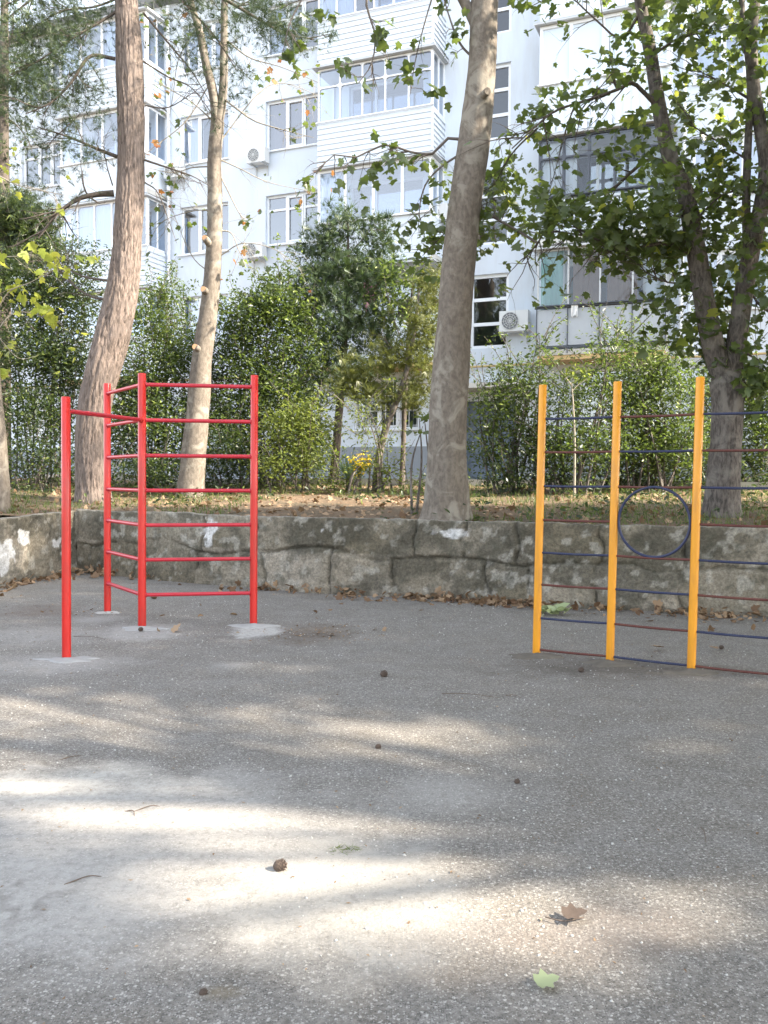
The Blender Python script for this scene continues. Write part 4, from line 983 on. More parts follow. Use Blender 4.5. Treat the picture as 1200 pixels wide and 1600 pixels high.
small_tree('thuja_tree', 'small crooked tree with olive yellow foliage beside the plane trunk', 17.5,
           [(588, 775), (590, 735), (595, 700), (606, 660), (626, 610), (640, 560), (650, 500), (655, 450)], [0.10, 0.085, 0.075, 0.07, 0.065, 0.055, 0.045, 0.03, 0.015], 'maple_bark',
           [([(620, 620), (640, 600), (675, 600)], 0.02, 7), ([(640, 570), (610, 540), (590, 520)], 0.018, 6), ([(646, 520), (670, 490), (690, 460)], 0.015, 6)],
           [(605, 560, 36, 30, 17.5, 450), (650, 560, 36, 46, 17.5, 700), (560, 590, 48, 36, 17.5, 500), (668, 500, 30, 50, 17.5, 700), (650, 620, 38, 24, 17.5, 350), (590, 620, 46, 22, 17.5, 280), (670, 450, 26, 40, 17.6, 420), (530, 600, 30, 30, 17.5, 200)],
           'olive_leaf', 'spray', 0.16, 42, 0.10, 12, 0.0, 0.3, 0.6, 0.5, 'dark_bark')
small_tree('lilac_tree', 'leafy green tree between the juniper and the plane trunk, in front of the open balcony', 19.0,
           [(628, 765), (630, 700), (634, 600), (640, 500), (645, 440)], [0.07, 0.055, 0.05, 0.045, 0.03, 0.015], 'dark_bark', [([(636, 560), (610, 480), (600, 430)], 0.015, 7), ([(640, 520), (670, 460), (680, 420)], 0.015, 7)],
           [(640, 440, 46, 34, 19, 420), (610, 480, 36, 40, 19, 380), (672, 470, 32, 40, 19, 400), (600, 420, 26, 20, 19, 160), (660, 520, 36, 30, 19, 240)],
           'shrub_leaf', 'diamond', 0.12, 43, 0.10, 8)
small_tree('dark_cypress', 'dark evergreen with a straight trunk at the far left edge', 20.0,
           [(4, 780), (5, 600), (6, 400), (5, 250), (6, 100), (8, -60)], [0.2, 0.17, 0.15, 0.14, 0.12, 0.1, 0.06], 'dark_bark', [([(8, 380), (40, 360), (80, 350)], 0.03, 8), ([(5, 340), (-20, 320), (-60, 320)], 0.03, 6), ([(6, 180), (30, 200), (50, 230)], 0.02, 7)],
           [(40, 345, 46, 30, 20, 1500), (10, 330, 40, 38, 20, 1100), (60, 385, 34, 22, 20, 700), (15, 400, 40, 30, 20, 900), (-60, 340, 60, 60, 20, 1000), (30, 60, 40, 90, 20, 400), (15, 190, 36, 70, 20, 300), (60, 130, 50, 60, 20, 220), (0, -60, 60, 50, 20, 500)],
           'dark_leaf', 'spray', 0.20, 44, 0.14, 14, 0.0, -0.3, 0.4, 0.6, 'dark_bark')
small_tree('yellow_leaved_tree', 'pale trunk cut by the left edge with a few glowing yellow green leaves', 13.3,
           [(-6, 815), (-3, 760), (-6, 680), (-14, 600), (-18, 520), (-40, 400), (-60, 250), (-70, 50), (-80, -100)], [0.2, 0.17, 0.15, 0.14, 0.135, 0.13, 0.11, 0.09, 0.07, 0.04], 'plane_bark',
           [([(-20, 520), (10, 460), (50, 440), (100, 412)], 0.014, 8), ([(-20, 540), (20, 490), (70, 495), (95, 505)], 0.012, 8), ([(-30, 440), (0, 405), (30, 400), (60, 390)], 0.012, 7), ([(-60, 300), (-20, 270), (30, 290), (100, 305)], 0.016, 8), ([(-30, 500), (0, 530), (30, 560), (60, 555)], 0.01, 5),
            ],
           [(60, 470, 45, 26, 13.2, 26), (25, 455, 26, 20, 13.2, 18), (105, 575, 8, 8, 13.2, 2), (-170, -120, 80, 60, 13.2, 500, 1.5), (100, 400, 50, 30, 13.2, 8)],
           'yellow_leaf', 'lobed', 0.13, 45, 0.10, 4, 0.2, 1.0, 0.16, 0.5, 'pale_twig')

# ------------------------------------------------------------------ shrubs
def shrub(name, label, Y, base, blobs, leaf, size, seed, tpl='diamond', stems=9, clump=0.19, per=16, group='garden shrubs before the building', mat2=None):
    rg = random.Random(seed); nr_ = np.random.RandomState(seed)
    b0 = Vector(rooted(base[0], base[1], Y)); T = thing(name, label, 'shrub', b0, group)
    bl = [pb(*((q[0], q[1], q[2], q[3], q[4], int(q[5] * 1.4)) + tuple(q[6:]))) for q in blobs]
    m = MB()
    for k in range(stems):
        c, r, n = bl[k % len(bl)]; e = Vector(c) + Vector((rg.uniform(-1, 1) * r[0], rg.uniform(-1, 1) * r[1], rg.uniform(0, 1) * r[2])) * 0.8
        s_ = b0 + Vector((rg.uniform(-.35, .35), rg.uniform(-.3, .3), 0)); s_.x += (e.x - b0.x) * 0.35
        s_.z = tz(s_.x, s_.y) - 0.05
        md = s_.lerp(e, 0.5) + Vector((rg.uniform(-.15, .15), rg.uniform(-.15, .15), 0.1))
        m.tube(catmull([s_, md, e], 10), lerpl([0.022, 0.016, 0.005], 10), 6, cap=False)
    sh = []
    if len(bl) > 2:
        for c, r, n in bl:
            for q in range(max(4, n // 260)):
                d = Vector((rg.gauss(0, 1), rg.gauss(0, .6), abs(rg.gauss(0.5, .8)))).normalized(); o = Vector(c) + Vector((d.x * r[0], d.y * r[1], d.z * r[2])) * 0.6
                L_ = rg.uniform(0.35, 0.95); e = o + d * L_ + Vector((0, 0, L_ * 0.3)); pt = catmull([o, o.lerp(e, .5) + Vector((rg.uniform(-.08, .08), 0, .04)), e], 8)
                m.tube(pt, lerpl([.009, .003], 8), 4, cap=False)
                for t in range(int(L_ * 34)):
                    f = rg.uniform(0.15, 1.0); w_ = o.lerp(e, f); sh.append((w_.x + rg.gauss(0, .045), w_.y + rg.gauss(0, .045), w_.z + rg.gauss(0, .045)))
    m.build('stems', M['maple_bark'], T)
    pp_ = blobpts([(c, r, int(n * 0.9)) for c, r, n in bl], nr_, clump, per)
    if sh: pp_ = np.concatenate([pp_, np.array(sh)])
    gz = terrZ(pp_[:, 0], pp_[:, 1]); pp_ = pp_[pp_[:, 2] > gz + 0.03]
    fy = FO.y - (pp_[:, 0] - FO.x) * math.tan(FA); pp_ = pp_[pp_[:, 1] < fy - 0.4]
    scatter('foliage', T, M[leaf], tpl, pp_, size, nr_, 0.5, 0.3)
    return T
shrub('tall_privet', 'large dark privet filling the left edge between the cut trunk and the pine', 18.5, (50, 770),
      [(30, 450, 60, 50, 18.5, 3200), (90, 480, 60, 55, 18.5, 3800), (40, 550, 70, 50, 18.2, 3600), (105, 570, 50, 55, 18.2, 3200), (60, 640, 80, 45, 18, 3200), (-50, 540, 60, 130, 18.5, 2500), (110, 410, 45, 35, 18.7, 1100), (110, 690, 30, 40, 18, 500)], 'dark_leaf', 0.085, 51, stems=14, mat2='lime_leaf')
shrub('laurel_shrub', 'dense green shrub behind the upper half of the red climbing frame', 19.5, (240, 765),
      [(235, 500, 45, 50, 19.5, 2400), (240, 580, 50, 50, 19.3, 2700), (250, 660, 55, 45, 19, 2400), (290, 540, 40, 50, 19.6, 2000), (190, 640, 40, 60, 19.3, 1700), (290, 710, 50, 30, 19, 1000), (270, 460, 30, 22, 19.6, 500)], 'shrub_leaf', 0.085, 52, stems=12, mat2='lime_leaf')
shrub('broad_lilac', 'broad glossy lilac right of the forked tree', 19.0, (400, 765),
      [(385, 500, 42, 45, 19, 2200), (440, 480, 45, 40, 19, 2300), (465, 540, 48, 50, 19, 2500), (395, 580, 50, 50, 19, 2500), (440, 620, 55, 45, 18.8, 2400), (370, 660, 50, 45, 18.8, 2000), (470, 690, 40, 36, 18.6, 1300), (430, 445, 28, 16, 19, 300)], 'shrub_leaf', 0.095, 53, stems=14, mat2='lime_leaf')
shrub('bright_shrub', 'low yellow green shrub with reddish stems left of the juniper trunk', 17.2, (452, 775),
      [(450, 670, 40, 34, 17.2, 1100), (480, 650, 30, 34, 17.2, 700), (430, 720, 36, 24, 17.0, 600), (480, 715, 28, 24, 17, 500)], 'lime_leaf', 0.085, 54, stems=8)
shrub('undergrowth_shrub', 'low dark shrub at the foot of the forked tree behind the red rungs', 18, (355, 775),
      [(355, 700, 40, 34, 18, 1500), (330, 740, 34, 18, 18, 500), (390, 735, 36, 20, 18, 600), (240, 735, 60, 20, 18, 900), (170, 740, 30, 20, 18, 300)], 'dark_leaf', 0.08, 55, stems=8)
shrub('grey_twiggy_shrub', 'twiggy shrub at the right of the plane trunk with one tall shoot', 16.2, (800, 780),
      [(790, 640, 42, 44, 16.2, 1300), (830, 600, 26, 40, 16.2, 650), (770, 700, 34, 40, 16.2, 800), (830, 690, 36, 40, 16.2, 800), (846, 545, 10, 36, 16.2, 200), (800, 590, 22, 18, 16.2, 220), (760, 620, 24, 20, 16.2, 200)], 'shrub_leaf', 0.085, 56, stems=16, mat2='lime_leaf')
shrub('sapling_shrub', 'leafy shrub with pale stems behind the left yellow panel', 15.5, (900, 780),
      [(905, 620, 40, 40, 15.5, 950), (880, 690, 40, 40, 15.5, 1200), (935, 700, 40, 40, 15.5, 1200), (960, 550, 40, 22, 15.5, 480), (940, 590, 26, 26, 15.5, 350)], 'shrub_leaf', 0.08, 57, stems=12, mat2='lime_leaf')
shrub('tall_glossy_shrub', 'tallest sunlit shrub behind the ring of the yellow wall bars', 16.0, (1010, 780),
      [(985, 620, 46, 44, 16, 1700), (1040, 600, 44, 40, 16, 1500), (1010, 560, 40, 22, 16, 500), (1000, 690, 50, 46, 16, 2200), (1060, 680, 46, 50, 16, 2000), (980, 530, 14, 26, 16, 120)], 'shrub_leaf', 0.085, 58, stems=12, mat2='lime_leaf')
shrub('hedge_shrub', 'dark hedge plant right of the maple trunk at the right edge', 17.0, (1190, 780),
      [(1190, 620, 40, 40, 17, 1500), (1180, 690, 45, 50, 17, 2200), (1250, 650, 60, 70, 17, 2000), (1100, 700, 40, 44, 17.5, 1500), (1100, 610, 30, 30, 17.5, 700)], 'shrub_leaf', 0.085, 59, stems=10, mat2='lime_leaf')
shrub('low_hedge_shrub', 'low dark hedge plant at the foot of the left privet', 17.6, (60, 780),
      [(40, 710, 70, 34, 17.6, 1700), (110, 735, 40, 22, 17.6, 600), (0, 740, 60, 20, 17.6, 600)], 'dark_leaf', 0.08, 71, stems=8)
shrub('hanging_green_shrub', 'leafy bush between the left privet and the pine at chest height', 19.2, (215, 775),
      [(215, 700, 45, 40, 19.2, 1500), (225, 620, 40, 45, 19.2, 1500), (250, 740, 50, 18, 18.5, 500), (320, 640, 45, 60, 19.6, 2200), (345, 560, 36, 50, 19.6, 1500)], 'dark_leaf', 0.09, 72, stems=9)
shrub('shaded_bush', 'shaded bush under the lilac left of the juniper trunk', 19.6, (420, 765),
      [(400, 700, 50, 44, 19.6, 1700), (470, 730, 36, 24, 19.4, 600), (500, 690, 26, 44, 19.8, 800)], 'dark_leaf', 0.085, 73, stems=8)
shrub('low_bush', 'low bush under the twiggy shrub behind the first yellow post', 15.8, (850, 785),
      [(800, 745, 50, 24, 15.8, 900), (880, 745, 40, 20, 15.8, 700), (850, 700, 30, 40, 15.9, 700)], 'dark_leaf', 0.075, 74, stems=8)
shrub('lower_hedge_bush', 'dark bush low behind the ring and the maple trunk', 16.6, (1020, 785),
      [(960, 735, 50, 28, 16.6, 1200), (1040, 735, 50, 28, 16.6, 1200), (1110, 735, 40, 26, 16.6, 900), (1190, 745, 40, 22, 16.6, 700)], 'dark_leaf', 0.08, 75, stems=10)
shrub('leafy_shoots', 'light leafy shoots between the juniper and the crooked tree', 17.0, (575, 770),
      [(580, 690, 22, 36, 17, 240), (560, 650, 24, 30, 17, 200), (600, 735, 36, 18, 17, 330), (640, 760, 30, 10, 16.5, 200), (540, 750, 30, 14, 17, 240)], 'lime_leaf', 0.075, 76, stems=8)
shrub('plant_by_trunk', 'small broad leaved shoot poking out left of the plane trunk', 12.6, (672, 805),
      [(668, 655, 16, 10, 12.6, 16, .15), (655, 672, 12, 12, 12.6, 8, .1)], 'green_leaf', 0.13, 60, 'oval', 3, 0.06, 4)
# pale sapling stem
b0 = Vector(rooted(897, 785, 15.0)); m = MB()
m.tube(catmull([b0] + pxpts([(898, 700), (896, 640), (893, 600)], 15.0), 14), lerpl([0.022, 0.016, 0.012], 14), 8)
m.tube(catmull(pxpts([(893, 612), (905, 600), (925, 588)], 15.0), 8), lerpl([0.01, 0.004], 8), 6); m.tube(catmull(pxpts([(893, 602), (884, 590), (876, 580)], 15.0), 8), lerpl([0.01, 0.004], 8), 6)
T = thing('sapling', 'thin pale bare stemmed sapling behind the left yellow panel', 'tree', b0); m.build('trunk', M['pale_twig'], T)
nr_ = np.random.RandomState(3); scatter('crown', T, M['lime_leaf'], 'oval', blobpts([pb(900, 585, 34, 14, 15, 60, .3), pb(884, 640, 5, 8, 15, 4, .1)], nr_, .08, 5), 0.10, nr_)
# yucca and yellow flowers
b0 = Vector(rooted(545, 745, 17.8)); T = thing('yucca_plant', 'spiky blue green yucca below the juniper', 'plant', b0); rg = random.Random(9); V = []; Fq = []
for i in range(70):
    a = rg.uniform(0, 6.283); e = rg.uniform(0.15, 1.35); L_ = rg.uniform(0.5, 0.8); d = Vector((math.cos(a) * math.cos(e), math.sin(a) * math.cos(e), math.sin(e))); s_ = Vector((-math.sin(a), math.cos(a), 0)) * 0.022
    o = b0 + Vector((0, 0, 0.32)); k = len(V); V += [o - s_ * .6, o + s_ * .6, o + d * L_ * .5 + s_, o + d * L_ * .5 - s_, o + d * L_ - Vector((0, 0, 0.12 * math.cos(e)))]
    Fq += [(k, k + 1, k + 2, k + 3), (k + 3, k + 2, k + 4, k + 4)]
mm = MB(); mm.add(V, [f if f[2] != f[3] else f[:3] for f in Fq]); mm.build('leaves', M['yucca'], T)
mm = MB(); mm.tube([b0, b0 + Vector((0, 0, 0.36))], 0.06, 8); mm.build('stem', M['dark_bark'], T)
T = shrub('flowering_bush', 'small bush with yellow blossoms beside the yucca', 16.8, (563, 765), [(563, 728, 16, 16, 16.8, 260, .2)], 'lime_leaf', 0.06, 61, stems=5, clump=0.05)
nr_ = np.random.RandomState(4); scatter('blossom', T, M['blossom'], 'oval', blobpts([pb(563, 724, 17, 18, 16.7, 170, .2)], nr_, .05, 4), 0.06, nr_)

# ------------------------------------------------------------------ ground cover on the terrace
nr_ = np.random.RandomState(70)
def terr_samples(n, x0, x1, y0, y1, dens=None):
    x = nr_.uniform(x0, x1, n); y = nr_.uniform(y0, y1, n)
    ok = (((y > wallY(x) + 0.30) & (x > -4.84)) | ((x < leftX(y) - 0.3) & (x <= -4.84)))
    if dens is not None: ok &= dens(x, y)
    x = x[ok]; y = y[ok]; return np.column_stack([x, y, terrZ(x, y)])
def gmask(x, y):
    f = fbm(x * 0.7, y * 0.7, 77, 3); bare = (np.abs(x + 0.6) < 1.7) & (y < 15.5) & (y > wallY(x))
    return (f > np.where(bare, 0.60, 0.34))
gp = terr_samples(36000, -11, 9, 9, 21, gmask)
gp = gp[nr_.rand(len(gp)) < 0.9]
n = len(gp); Rg = rots(n, nr_); ax = nr_.normal(size=(n, 3)) * 0.35; ax[:, 2] = 1; ax /= np.linalg.norm(ax, axis=1)[:, None]
zz = nr_.normal(size=(n, 3)); zz -= ax * (zz * ax).sum(1)[:, None]; zz /= np.linalg.norm(zz, axis=1)[:, None]
GT = np.array([(-0.06, 0, 0), (0.06, 0, 0), (0.0, 1, 0.25)]); TPL['blade'] = (GT, np.array([(0, 1, 2)]))
tag(scatter('grass', None, M['grass'], 'blade', gp, 0.10, nr_, R_=np.stack([np.cross(ax, zz), ax, zz], -1)), 'thin grass and weeds covering the garden soil', 'grass', kind='stuff')
gp = terr_samples(9000, -11, 9, 9, 21, lambda x, y: fbm(x * 0.9 + 8, y * 0.9, 12, 3) > 0.52)
gp[:, 2] += nr_.uniform(0.03, 0.22, len(gp))
tag(scatter('ivy', None, M['dark_leaf'], 'oval', gp, 0.08, nr_, 1.0, 0.0), 'low ivy and weeds between the garden shrubs', 'ground cover', kind='stuff')
gp = terr_samples(9000, -11, 9, 9, 21); gp[:, 2] += 0.012
# drift along the wall foot
Lp = [Vector((p[0], p[1], 0)) for p in WALLP]; seg = []
def along(pts, n, rng, wmax, side_=-1):
    out = []
    L_ = [0]
    for i in range(1, len(pts)): L_.append(L_[-1] + (pts[i] - pts[i - 1]).length)
    s = rng.uniform(0, L_[-1], n); x = np.interp(s, L_, [p.x for p in pts]); y = np.interp(s, L_, [p.y for p in pts])
    k = fbm(s * 0.9, s * 0 + 1, 91, 3); w_ = np.abs(rng.normal(size=n)) * wmax * (0.35 + 1.5 * np.clip(k - 0.3, 0, 1))
    return s, x, y, w_
s, x, y, w_ = along(Lp[:7], 5200, nr_, 0.26); x2 = x - w_ * 0.42 + 0.0; y2 = y - w_ * 0.9 - 0.04
keep = nr_.rand(len(s)) < np.clip((fbm(s * 1.3, s * 0 + 4, 33, 3) - 0.40) * 3.4, 0.05, 1) * np.where(s > 5, 1.0, 0.55) * 0.7
lit = np.column_stack([x2, y2, yardZ(x2, y2) + 0.01 + np.clip(0.09 - w_ * 0.3, 0, 1) * nr_.rand(len(s))])[keep]
Lq = [Vector((p[0], p[1], 0)) for p in LEFTP]; s, x, y, w_ = along(Lq, 1500, nr_, 0.22)
lit2 = np.column_stack([x + w_ + 0.06, y - w_ * 0.1, yardZ(x + w_, y) + 0.01 + np.clip(0.08 - w_ * 0.3, 0, 1) * nr_.rand(len(s))])
xs_ = nr_.uniform(-5, 5, 300); ys_ = nr_.uniform(8.2, 12.5, 300); ok = ys_ < wallY(xs_) - 0.1
lit3 = np.column_stack([xs_, ys_, yardZ(xs_, ys_) + 0.008])[ok][:90]
gpc = G(492, 990); lit4 = np.array([(gpc.x + a * 0.3, gpc.y + b_ * 0.25, 0.01) for a, b_ in nr_.normal(size=(120, 2))])
gpc = G(70, 955); lit5 = np.array([(gpc.x + a * 0.35, gpc.y + b_ * 0.3, 0.01) for a, b_ in nr_.normal(size=(60, 2))])
allp = np.concatenate([lit, lit2, lit3]); h = nr_.rand(len(allp)) < 0.6
TPL['curl'] = (TPL['lobed'][0] * np.array([1, 1, 2.6]), TPL['lobed'][1])
tag(scatter('leaf_litter', None, M['brown_leaf'], 'curl', allp[h][::2], 0.085, nr_, 0.5, 0.0), 'drift of dry brown leaves along the foot of the wall', 'leaf litter', kind='stuff')
tag(scatter('leaf_litter', None, M['brown_leaf'], 'oval', allp[~h][::2], 0.08, nr_, 0.5, 0.0), 'narrow dry leaves and bits mixed in along the wall foot', 'leaf litter', kind='stuff')
tag(scatter('leaf_litter', None, M['brown_leaf'], 'diamond', np.concatenate([lit4, lit5]), 0.035, nr_, 2.0, 0.0), 'scatter of fine brown debris on the asphalt by the red posts', 'leaf litter', kind='stuff')
gp = gp[:7000]
tag(scatter('leaf_litter', None, M['brown_leaf'], 'curl', gp, 0.08, nr_, 1.0, 0.0), 'fallen brown leaves lying on the garden soil', 'leaf litter', kind='stuff')
xs_ = nr_.uniform(-4.5, 4.5, 1500); ys_ = nr_.uniform(2.0, 11, 1500); ok = (ys_ < wallY(xs_) - 0.15) & (fbm(xs_ * .8, ys_ * .8, 41, 3) > 0.45)
tag(scatter('leaf_litter', None, M['brown_leaf'], 'diamond', np.column_stack([xs_, ys_, yardZ(xs_, ys_) + 0.004])[ok], 0.019, nr_, 3.0, 0.0), 'crumbs of dry leaf strewn over the asphalt', 'leaf litter', kind='stuff')
# pebbles
OCT = (np.array([(1, 0, 0), (-1, 0, 0), (0, 1, 0), (0, -1, 0), (0, 0, .6), (0, 0, -.6)]) * 0.5, np.array([(0, 2, 4), (2, 1, 4), (1, 3, 4), (3, 0, 4), (2, 0, 5), (1, 2, 5), (3, 1, 5), (0, 3, 5)]))
TPL['pebble'] = OCT
xs_ = nr_.uniform(-5, 5, 5200); ys_ = nr_.uniform(1.8, 11, 5200); ok = (ys_ < wallY(xs_) - 0.2) & (fbm(xs_, ys_, 3, 3) > 0.42)
pbp = np.column_stack([xs_, ys_, yardZ(xs_, ys_) + 0.001])[ok]
tag(scatter('gravel', None, M['stone'], 'pebble', pbp, 0.011, nr_, 0, 0), 'loose pale grit scattered over the asphalt', 'gravel', kind='stuff')

# ------------------------------------------------------------------ red climbing frame
b0 = G(222, 978)
RT = thing('climbing_frame', 'red painted steel climbing frame with two ladder panels and one high bar', 'climbing frame', b0)
def post_at(px, py, top, lean=0.0):
    g_ = G(px, py); return Vector((g_.x, g_.y, 0)), Vector((g_.x + lean, g_.y, top))
posts = {}
for key, px, py, top, r in (('c', 222, 978, 2.54, 0.040), ('r', 396, 974, 2.55, 0.038), ('l', 168, 955, 2.54, 0.038), ('f', 104, 1027, 2.16, 0.037)):
    a, b_ = post_at(px, py, top, 0.012); posts[key] = (a, b_)
    m = MB(); n = 24; pl = [a + Vector((0, 0, -0.1)), a + Vector((0, 0, 0.02)), a.lerp(b_, .5), b_ - Vector((0, 0, 0.004)), b_]; m.tube(pl, [r, r, r, r, r * 0.93], 24)
    m.build('post', M['red'], RT)
def on(key, z): a, b_ = posts[key]; return a.lerp(b_, z / b_.z)
for i, z in enumerate([2.43, 2.075, 1.72, 1.37, 1.02, 0.67, 0.315]):
    for k1, k2 in (('c', 'r'), ('l', 'c')):
        m = MB(); m.tube([on(k1, z), on(k2, z)], 0.0195, 14)
        q0, q1 = on(k1, z), on(k2, z); dv = (q1 - q0).normalized()
        m.tube([q0 + dv * 0.036, q0 + dv * 0.041, q0 + dv * 0.048], [0.027, 0.026, 0.019], 12, rough=0.25); m.tube([q1 - dv * 0.048, q1 - dv * 0.041, q1 - dv * 0.036], [0.019, 0.026, 0.027], 12, rough=0.25)
        m.build('rung', M['red2'], RT)
m = MB(); m.tube([on('f', 2.045), on('c', 2.075)], 0.02, 14); m.build('high_bar', M['red2'], RT)
m = MB(); q = on('c', 2.075) - Vector((0, 0.045, 0)); m.tube([q, q - Vector((0, 0.03, 0))], [0.03, 0.022], 10); m.build('bolt', M['red'], RT)
def mound(name, label, px, py, rx, ry, h, mat, seed, grp):
    c = G(px, py); n = 28; V = [(c.x, c.y, h)]; Fs = []; rr = 6
    for j in range(1, rr + 1):
        t = j / rr
        for i in range(n):
            a = 6.2832 * i / n; k = 0.45 + 1.1 * float(fbm(np.array(math.cos(a) * 2.2 + seed), np.array(math.sin(a) * 2.2 + seed), seed, 3))
            x, y = c.x + rx * t * k * math.cos(a), c.y + ry * t * k * math.sin(a)
            V.append((x, y, h * (1 - t ** 1.1) * 0.8 + 0.03 * (float(vn(np.array(x * 14), np.array(y * 14), seed)) - .5) * (1 - t) - (0.03 if j == rr else 0) + float(yardZ(x, y)) * t + 0.003))
    for i in range(n): Fs.append((0, 1 + i, 1 + (i + 1) % n))
    for j in range(rr - 1):
        for i in range(n): a = 1 + j * n; Fs.append((a + i, a + n + i, a + n + (i + 1) % n, a + (i + 1) % n))
    m = MB(); m.add(V, Fs, True); return tag(m.build(name, mat, loc=c), label, 'cement footing', grp)
mound('cement_footing', 'whitish cement footing under the right red post', 398, 978, .24, .13, 0.03, M['cement'], 3, 'cement footings under the posts')
mound('cement_footing', 'cement footing under the middle red post', 224, 982, .26, .13, 0.022, M['cement'], 5, 'cement footings under the posts')
mound('cement_footing', 'flat cement footing under the front left red post', 104, 1030, .25, .13, 0.012, M['cement'], 7, 'cement footings under the posts')
mound('cement_footing', 'low cement footing under the rear left red post', 168, 957, .16, .1, 0.016, M['cement'], 9, 'cement footings under the posts')

# ------------------------------------------------------------------ yellow wall bars
YP = [(838, 1020, 2.31), (953, 1031, 2.31), (1080, 1046, 2.31)]
b0 = G(953, 1031)
YT = thing('wall_bars', 'yellow posts joined by blue and rust red bars with one blue ring', 'climbing wall bars', b0)
yp = [post_at(px, py, t, 0.03) for (px, py, t) in YP]
d_ = yp[2][0] - yp[0][0]; e = yp[2][0] + d_ * 0.52; yp.append((e, e + Vector((0.03, 0, 2.31))))
for (a, b_) in yp:
    m = MB(); r = 0.0335; m.tube([a + Vector((0, 0, -0.1)), a, a.lerp(b_, .5), b_ - Vector((0, 0, 0.006)), b_], [r, r, r, r, r * .9], 24); m.build('post', M['yellow'], YT)
zr = [2.02, 1.735, 1.445, 1.155, 0.872, 0.595, 0.305, 0.03]
pat = ['BRBRBRBR', 'RBR-RBRB', 'BRBRBRBR']
for pn in range(3):
    for i, z in enumerate(zr):
        c = pat[pn][i]
        if c == '-': continue
        p0 = yp[pn][0].lerp(yp[pn][1], z / 2.31); p1 = yp[pn + 1][0].lerp(yp[pn + 1][1], z / 2.31)
        m = MB(); nn = 70; pts = [p0.lerp(p1, k / nn) + Vector((0, 0, -0.004 * math.sin(math.pi * k / nn))) for k in range(nn + 1)]
        m.tube(pts, [0.0095 + (0.0016 if k % 2 else 0) for k in range(nn + 1)], 8)
        m.build('bar', M['blue'] if c == 'B' else M['rust'], YT)
dirn = (yp[2][0] - yp[1][0]); L_ = dirn.length; dirn.normalize()
cc = yp[1][0].lerp(yp[2][0], 0.5) + Vector((0.014, 0, 1.16)); rr = L_ / 2 - 0.042
m = MB(); pts = [cc + dirn * rr * math.cos(t * math.pi / 32) + Vector((0, 0, rr * math.sin(t * math.pi / 32) * 0.985)) for t in range(65)]
m.tube(pts, 0.0115, 10, cap=False); m.build('ring', M['blue'], YT)
for (px, py, sd, lb) in ((840, 1026, 2, 'dirty cement footing under the left yellow post'), (950, 1037, 4, 'dirty cement footing under the middle yellow post'), (1080, 1051, 6, 'dirty cement footing under the right yellow post')):
    mound('cement_footing', lb, px, py, .24, .13, 0.035, M['oldcement'], sd, 'cement footings under the posts')

# ------------------------------------------------------------------ small things on the asphalt
def cone_thing(px, py, size, label, rot=0.3):
    c = G(px, py); m = MB(); rg = random.Random(int(px)); ax = Vector((math.cos(rot), math.sin(rot), 0.15)).normalized()
    pts = [c + ax * size * (t - .5) + Vector((0, 0, size * .36)) for t in (0, .15, .4, .7, .9, 1)]
    T = thing('pine_cone', label, 'pine cone', c, 'pine cones on the asphalt')
    m.tube(pts, [size * .12, size * .33, size * .38, size * .3, size * .15, size * .03], 10, rough=0.2)
    s_ = Vector((-ax.y, ax.x, 0)); u_ = ax.cross(s_)
    for j in range(7):
        for k in range(9):
            a = 6.283 * (k + j * .5) / 9; t = .1 + .8 * j / 7; r = size * (.36 if .15 < t < .75 else .24); o = c + ax * size * (t - .5) + Vector((0, 0, size * .36)) + (s_ * math.cos(a) + u_ * math.sin(a)) * r
            n_ = (s_ * math.cos(a) + u_ * math.sin(a)); w2 = ax.cross(n_) * size * .1
            m.add([o - w2, o + w2, o + ax * size * .13 + n_ * size * .09, o - n_ * size * .05 + ax * size * .1], [(0, 1, 2), (0, 2, 3), (1, 3, 2)])
    m.build('scales', M['cone'], T)
for a in ((438, 1360, 0.055, 'dark pine cone lying on the bright cement stain'), (600, 1057, 0.06, 'dark pine cone in the shade midway between the frames'), (220, 986, 0.05, 'brown lump at the foot of the middle red post'),
          (808, 1224, 0.03, 'small tan cone in the middle of the grey asphalt'), (591, 1170, 0.035, 'tan cone lying in the narrow sunlit streak'), (318, 1555, 0.026, 'small tan cone near the bottom edge'), (908, 1050, 0.05, 'flattened dark cone in front of the yellow posts'), (1127, 1014, 0.045, 'dark cone behind the right yellow panel')): cone_thing(*a)
def single_leaf(px, py, size, mat, label, rz, tilt=0.12, name='fallen_leaf'):
    c = G(px, py); V, Fc = TPL['lobed']; Rm = np.array(Euler((tilt, 0.1, rz)).to_matrix()); W = (V * np.array([1, 1, -1.2])) @ Rm.T * size + np.array([c.x, c.y, 0.012 + size * .12])
    tag(npmesh(name, W, Fc, mat, loc=tuple(c)), label, 'leaf', 'single leaves on the asphalt')
single_leaf(838, 1548, 0.075, M['pale_leaf'], 'pale green leaf lying near the bottom right', -1.3)
single_leaf(880, 1440, 0.085, M['cone'], 'dark curled leaf with a stalk on the sunlit asphalt', -1.5, 0.12)
single_leaf(1120, 1018, 0.09, M['brown_leaf'], 'brown leaf under the right yellow panel', 0.5)
single_leaf(1035, 1016, 0.11, M['brown_leaf'], 'red brown leaf under the middle yellow panel', 1.7)
m = MB(); m.tube(catmull([G(852, 1438) + Vector((0, 0, .012)), G(880, 1446) + Vector((0, 0, .016)), G(912, 1437) + Vector((0, 0, .008))], 10), 0.0022, 5)
tag(m.build('twig', M['twigm'], loc=G(880, 1440)), 'short dry stalk beside the dark curled leaf', 'twig', 'twigs on the asphalt')
c = G(865, 962); nr_ = np.random.RandomState(9)
